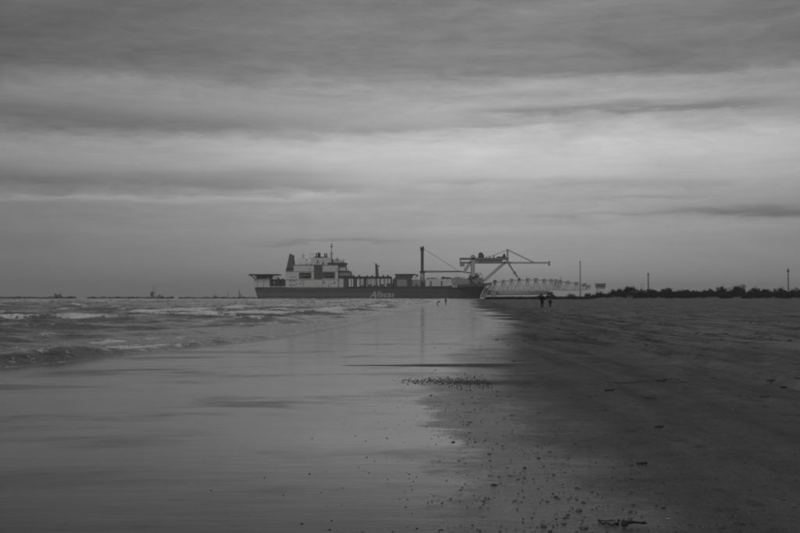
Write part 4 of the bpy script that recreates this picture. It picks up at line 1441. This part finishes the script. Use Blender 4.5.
    # hands with five fingers
    if not pose.get('pockets'):
        for sgn, k in ((-1, 'l'), (1, 'r')):
            wv = Vector(V[ix['wr' + k]])
            dv = (wv - Vector(V[ix['el' + k]])).normalized()
            sv = Vector((0, 1, 0)) - dv * dv.y
            sv.normalize()
            hv_ = [wv, wv + dv * 0.045 * h]
            he = [(0, 1)]
            hr = [0.015 * h, 0.017 * h]
            for q, ln in ((-1.5, 0.034), (-0.5, 0.041), (0.5, 0.044), (1.5, 0.040)):
                b0 = hv_[1] + sv * q * 0.011 * h
                t0 = len(hv_)
                hv_ += [b0 + dv * 0.016 * h, b0 + dv * ln * h + Vector((-sgn * 0.008 * h, 0, 0))]
                he += [(1, t0), (t0, t0 + 1)]
                hr += [0.0058 * h, 0.0046 * h]
            t0 = len(hv_)
            hv_ += [wv + dv * 0.022 * h + sv * 0.024 * h, wv + dv * 0.048 * h + sv * 0.036 * h]
            he += [(0, t0), (t0, t0 + 1)]
            hr += [0.0066 * h, 0.0052 * h]
            link_mesh('hand', skin_mesh('hand', [tuple(q) for q in hv_], he, hr, 0, 1), 'skin', o)
    return o


person(542.0, 308.4, 1.74, 'adult in a black coat walking away with elbows out, hands in pockets', {'pockets': True, 'stride': 0.04})
person(550.0, 307.9, 1.16, 'child in dark clothes and grey hat walking beside the adult', {'stride': 0.07}, hat='grey_cloth')
person(437.4, 305.2, 1.00, 'small dark child bending forward at the edge of the water', {'lean': R(62), 'reach': True, 'stride': 0.03}, rz=R(-80))
person(445.8, 304.2, 1.10, 'small dark child standing upright at the edge of the water', {'stride': 0.03})

# ------------------------------------------------------------------ things washed up on the sand
def gz(x, y): return float(beach_z(np.array([float(x)]), np.array([float(y)]))[0])


def ground_at(px, py):
    d = EYE * 1111.0 / (py - 297)
    for _ in range(3):
        x = (px - 400) / 1111.0 * d
        d = (EYE - gz(x, d)) * 1111.0 / (py - 297)
    return (px - 400) / 1111.0 * d, d, gz((px - 400) / 1111.0 * d, d)


# driftwood stick with a knotted end
x, y, z = ground_at(632, 525)
dw = empty('driftwood', (x, y, z))
tag(dw, 'black driftwood stick with a knotted left end at the bottom of the sand', 'driftwood')
dv_ = [(-0.075, -0.012, 0.012), (-0.05, -0.006, 0.02), (-0.03, 0.0, 0.026), (0.01, 0.004, 0.024), (0.05, 0.008, 0.02), (0.085, 0.02, 0.014), (-0.06, 0.02, 0.03), (-0.045, -0.02, 0.004)]
link_mesh('stick', skin_mesh('stick', dv_, [(0, 1), (1, 2), (2, 3), (3, 4), (4, 5), (1, 6), (1, 7)], [0.010, 0.019, 0.012, 0.008, 0.0075, 0.004, 0.009, 0.010], 2, 2), 'driftwood_bark', dw)
m_ = MB()
m_.tube((0.05, 0.008, 0.02), (0.07, -0.01, 0.035), 0.004, 0.002, 6)
m_.tube((-0.02, 0.0, 0.028), (-0.005, 0.02, 0.045), 0.004, 0.002, 6)
m_.build('twig', 'driftwood_bark', dw)
# curled seaweed
x, y, z = ground_at(608, 521)
swd = empty('seaweed', (x, y, z))
tag(swd, 'curled dark strand of seaweed left of the driftwood stick', 'seaweed')
pts = [(0.055 * math.cos(a) * (1 + 0.2 * math.sin(3 * a)), 0.085 * math.sin(a), 0.008 + 0.006 * math.sin(5 * a)) for a in np.linspace(R(150), R(385), 15)]
link_mesh('strand', skin_mesh('strand', pts, [(i, i + 1) for i in range(14)], [(0.006 + 0.006 * abs(math.sin(i * 1.3)), 0.004) for i in range(15)], 0, 1), 'seaweed_skin', swd)
pts = [(0.0 + 0.02 * i, 0.03 + 0.012 * math.sin(i * 2.0), 0.006) for i in range(-3, 3)]
link_mesh('frond', skin_mesh('frond', pts, [(i, i + 1) for i in range(5)], [(0.009, 0.003)] * 6, 0, 1), 'seaweed_skin', swd)


def clump(px, py, wpx, label, mat='seaweed_skin', n=15):
    x, y, z = ground_at(px, py)
    o = empty('seaweed', (x, y, z))
    tag(o, label, 'seaweed')
    W = wpx / 1111.0 * y / 2 * 0.75
    for nm, k0 in (('strand', 0), ('frond', 50)):
        vs, es, rs = [], [], []
        for i in range(n):
            t = i / (n - 1) * 2 - 1
            vs.append((t * W, W * 0.9 * random.uniform(-1, 1) * (1.05 - abs(t)), 0.006 + 0.012 * random.random()))
            rs.append((W * random.uniform(0.03, 0.15) * (1.1 - abs(t)), 0.004 + 0.009 * random.random()))
            if i: es.append((i - 1, i))
        link_mesh(nm, skin_mesh(nm, vs, es, rs, 0, 1), mat, o)


for a in [(661, 381, 14, 'thin dark strand of seaweed far right of the wet edge'), (609, 390.5, 13, 'dark streak of seaweed on the sand right of the rubble tongue'), (772, 384, 16, 'flat dark weed streak near the right edge of the beach'),
          (783, 390.5, 11, 'smaller dark weed streak below the flat one near the right edge'), (658, 427, 12, 'dark weed lying mid-sand right of centre'), (641, 463.5, 13, 'ragged dark weed on sand above the driftwood'),
          (612, 296 + 4.2, 12, 'thin dark drift line below the gap in the dune scrub')]:
    clump(*a)

# pebbles: a handful of larger ones as things
peb = []
for k in range(5):
    bm = bmesh.new()
    bmesh.ops.create_icosphere(bm, subdivisions=2, radius=1.0)
    for v_ in bm.verts:
        n_ = 0.78 + 0.4 * random.random() if k % 2 else 0.85 + 0.25 * random.random()
        v_.co = Vector((v_.co.x * n_, v_.co.y * n_ * 0.8, v_.co.z * n_ * 0.55))
    me = bpy.data.meshes.new('pebble'); bm.to_mesh(me); bm.free()
    me.polygons.foreach_set('use_smooth', [True] * len(me.polygons))
    me.materials.append(MATS['pebble_stone'])
    peb.append(me)
spots = [(453, 441.5, 6.0, 'largest dark pebble lying at the edge of the water film'),
         (431, 395, 4.0, 'single dark pebble just below the shingle tongue'),
         (310, 473, 4.0, 'lone dark pebble farthest left out in the water film'),
         (508, 345, 3.0, 'lone dark pebble at the wet edge above the sand spit'),
         (524, 467, 5.5, 'flat dark pebble on shining sand right of the largest pebble'),
         (555, 496, 7.0, 'broad flat dark pebble left of the curled seaweed'),
         (743, 462, 6.0, 'lone dark pebble on the bare sand of the right foreground'),
         (733, 508, 7.5, 'flat dark pebble right of the driftwood near the bottom'),
         (782, 499, 6.0, 'rightmost dark pebble near the lower right corner'),
         (632, 504, 5.5, 'left of the two dark pebbles above the driftwood stick'),
         (655, 504.5, 6.0, 'right of the two dark pebbles above the driftwood stick'),
         (549, 530, 7.5, 'dark pebble at the bottom edge left of the seaweed')]
for i, (px, py, wp, lab) in enumerate(spots):
    x, y, z = ground_at(px, py)
    o = bpy.data.objects.new('pebble', peb[i % 5])
    C.objects.link(o)
    r = wp / 1111.0 * y / 2 * 0.62
    o.location = (x, y, z + r * 0.15)
    o.rotation_euler = (0, 0, random.uniform(0, 6.28))
    o.scale = (r * 1.15, r, r)
    tag(o, lab, 'pebble', 'larger dark pebbles on the sand')
_small = [(431, 415), (462, 422.5), (387, 437), (546, 445), (552, 449), (440, 437), (565, 485), (575, 487), (574, 497), (565, 515), (558, 514), (482, 506), (442, 501), (624, 479),
          (616, 477), (702, 479), (716, 478), (430, 501), (487, 498), (466, 505), (562, 481)]


def place_small():
    px, py = random.choice(_small)
    x, y, z = ground_at(px + random.gauss(0, 2), py + random.gauss(0, 1.5))
    return x, y


def grit(name, count, place, rmin, rmax, mat, label, cat, flat=0.6):
    bm = bmesh.new(); bmesh.ops.create_icosphere(bm, subdivisions=1, radius=1.0)
    bv = np.array([v_.co[:] for v_ in bm.verts]); bf = np.array([[v_.index for v_ in f_.verts] for f_ in bm.faces]); bm.free()
    V_, F_ = [], []
    k = 0
    for i in range(count):
        x, y = place()
        r = rmin + (rmax - rmin) * random.random() ** 2.5
        a = random.uniform(0, 6.28)
        q = bv * (0.7 + 0.5 * rng.random((len(bv), 1))) * np.array([r * random.uniform(0.8, 1.7), r, r * flat])
        ca, sa = math.cos(a), math.sin(a)
        q = np.stack([q[:, 0] * ca - q[:, 1] * sa + x, q[:, 0] * sa + q[:, 1] * ca + y, q[:, 2] + r * flat * 0.3], 1)
        V_.append(q); F_.append(bf + k); k += len(bv)
    V_ = np.concatenate(V_); F_ = np.concatenate(F_)
    V_[:, 2] += beach_z(V_[:, 0], V_[:, 1])
    me = bpy.data.meshes.new(name)
    me.from_pydata(V_.tolist(), [], F_.tolist())
    o = link_mesh(name, me, mat)
    tag(o, label, cat, kind='stuff')


def place_tongue():
    while True:
        t = random.random()
        x = -0.1 + 1.5 * t ** 0.8
        y = 17.5 - 0.25 * (x - 0.6) + random.gauss(0, 0.30 + 0.35 * t)
        if random.random() < 0.3 + t: return x, y


def place_edge():
    y = 6.2 + 26 * random.random() ** 1.5
    return float(wet_edge(y)) + random.gauss(0.2, 0.9), y


def place_dry():
    y = 6.0 + 30 * random.random() ** 1.7
    return random.uniform(0.6, 0.42 * y + 1), y


def place_film():
    y = 7.5 + 16 * random.random() ** 1.3
    return float(wet_edge(y)) - abs(random.gauss(0, 1.1)), y


grit('pebbles', 60, place_small, 0.005, 0.012, 'pebble_stone', 'small dark pebbles in loose groups along the wet edge', 'pebbles', 0.5)
grit('shingle', 800, place_tongue, 0.005, 0.015, 'pebble_stone', 'small dark shingle along the tongue reaching into the water film', 'shingle')
grit('grit', 4200, place_edge, 0.0015, 0.0075, 'pebble_stone', 'fine dark grit along the edge of the wet film', 'grit')
grit('grit', 2200, place_dry, 0.0015, 0.008, 'pebble_stone', 'fine dark grit strewn over the damp sand', 'grit')
grit('grit', 110, place_film, 0.002, 0.007, 'pebble_stone', 'sparse dark grit lying in the shallow water film', 'grit')
grit('sand_clods', 900, place_dry, 0.006, 0.024, 'clod_sand', 'low clods of damp sand on the beach', 'clods', 0.35)
_spots = []


def place_ruts():
    if _spots and random.random() < 0.93:
        cx, cy, sp = _spots[-1]
        return cx + random.gauss(0, sp), cy + random.gauss(0, sp * 0.8)
    y = 14 + 130 * random.random() ** 1.8
    x0, k = random.choice(((6.8, 0.03), (6.0, 0.03), (11.4, 0.022), (10.6, 0.022), (16.3, 0.05), (17.1, 0.05), (25, 0.08), (3.8, 0.055)))
    _spots.append((x0 + k * (y - 20) + random.gauss(0, 0.7 + 0.012 * y), y, random.uniform(0.04, 0.22)))
    return _spots[-1][0], y


grit('wrack_bits', 4200, place_ruts, 0.008, 0.045, 'wrack', 'dark ragged wrack and clods strewn along the wheel ruts', 'wrack', 0.28)
_far = []


def place_far():
    if _far and random.random() < 0.92:
        cx, cy, sp = _far[-1]
        return cx + random.gauss(0, sp), cy + random.gauss(0, sp * 0.5)
    y = 32 + 130 * random.random() ** 1.3
    _far.append((random.uniform(0.12, 0.40) * y + random.gauss(0, 1.0), y, random.uniform(0.15, 0.7)))
    return _far[-1][0], y


grit('wrack_bits', 1600, place_far, 0.02, 0.085, 'wrack', 'dark wrack lying in patches on the farther beach', 'wrack', 0.3)
grit('shell_bits', 260, place_dry, 0.003, 0.009, 'pale_shell', 'tiny pale shell bits strewn over the sand', 'shells', 0.5)

# ------------------------------------------------------------------ haze
hz = MB().box(-6500, 6500, -400, 6600, -9, 75).build('haze', None)
tag(hz, 'thin grey sea haze over the whole beach', 'haze', kind='stuff')
hm = bpy.data.materials.new('haze')
hm.use_nodes = True
t = NT(hm.node_tree)
t.n.clear()
pv = t.new('ShaderNodeVolumePrincipled')
pv.inputs['Color'].default_value = (0.9, 0.9, 0.9, 1)
pv.inputs['Density'].default_value = 0.00018
pv.inputs['Anisotropy'].default_value = 0.2
om = t.new('ShaderNodeOutputMaterial')
t.l.new(pv.outputs[0], om.inputs['Volume'])
hz.data.materials.append(hm)
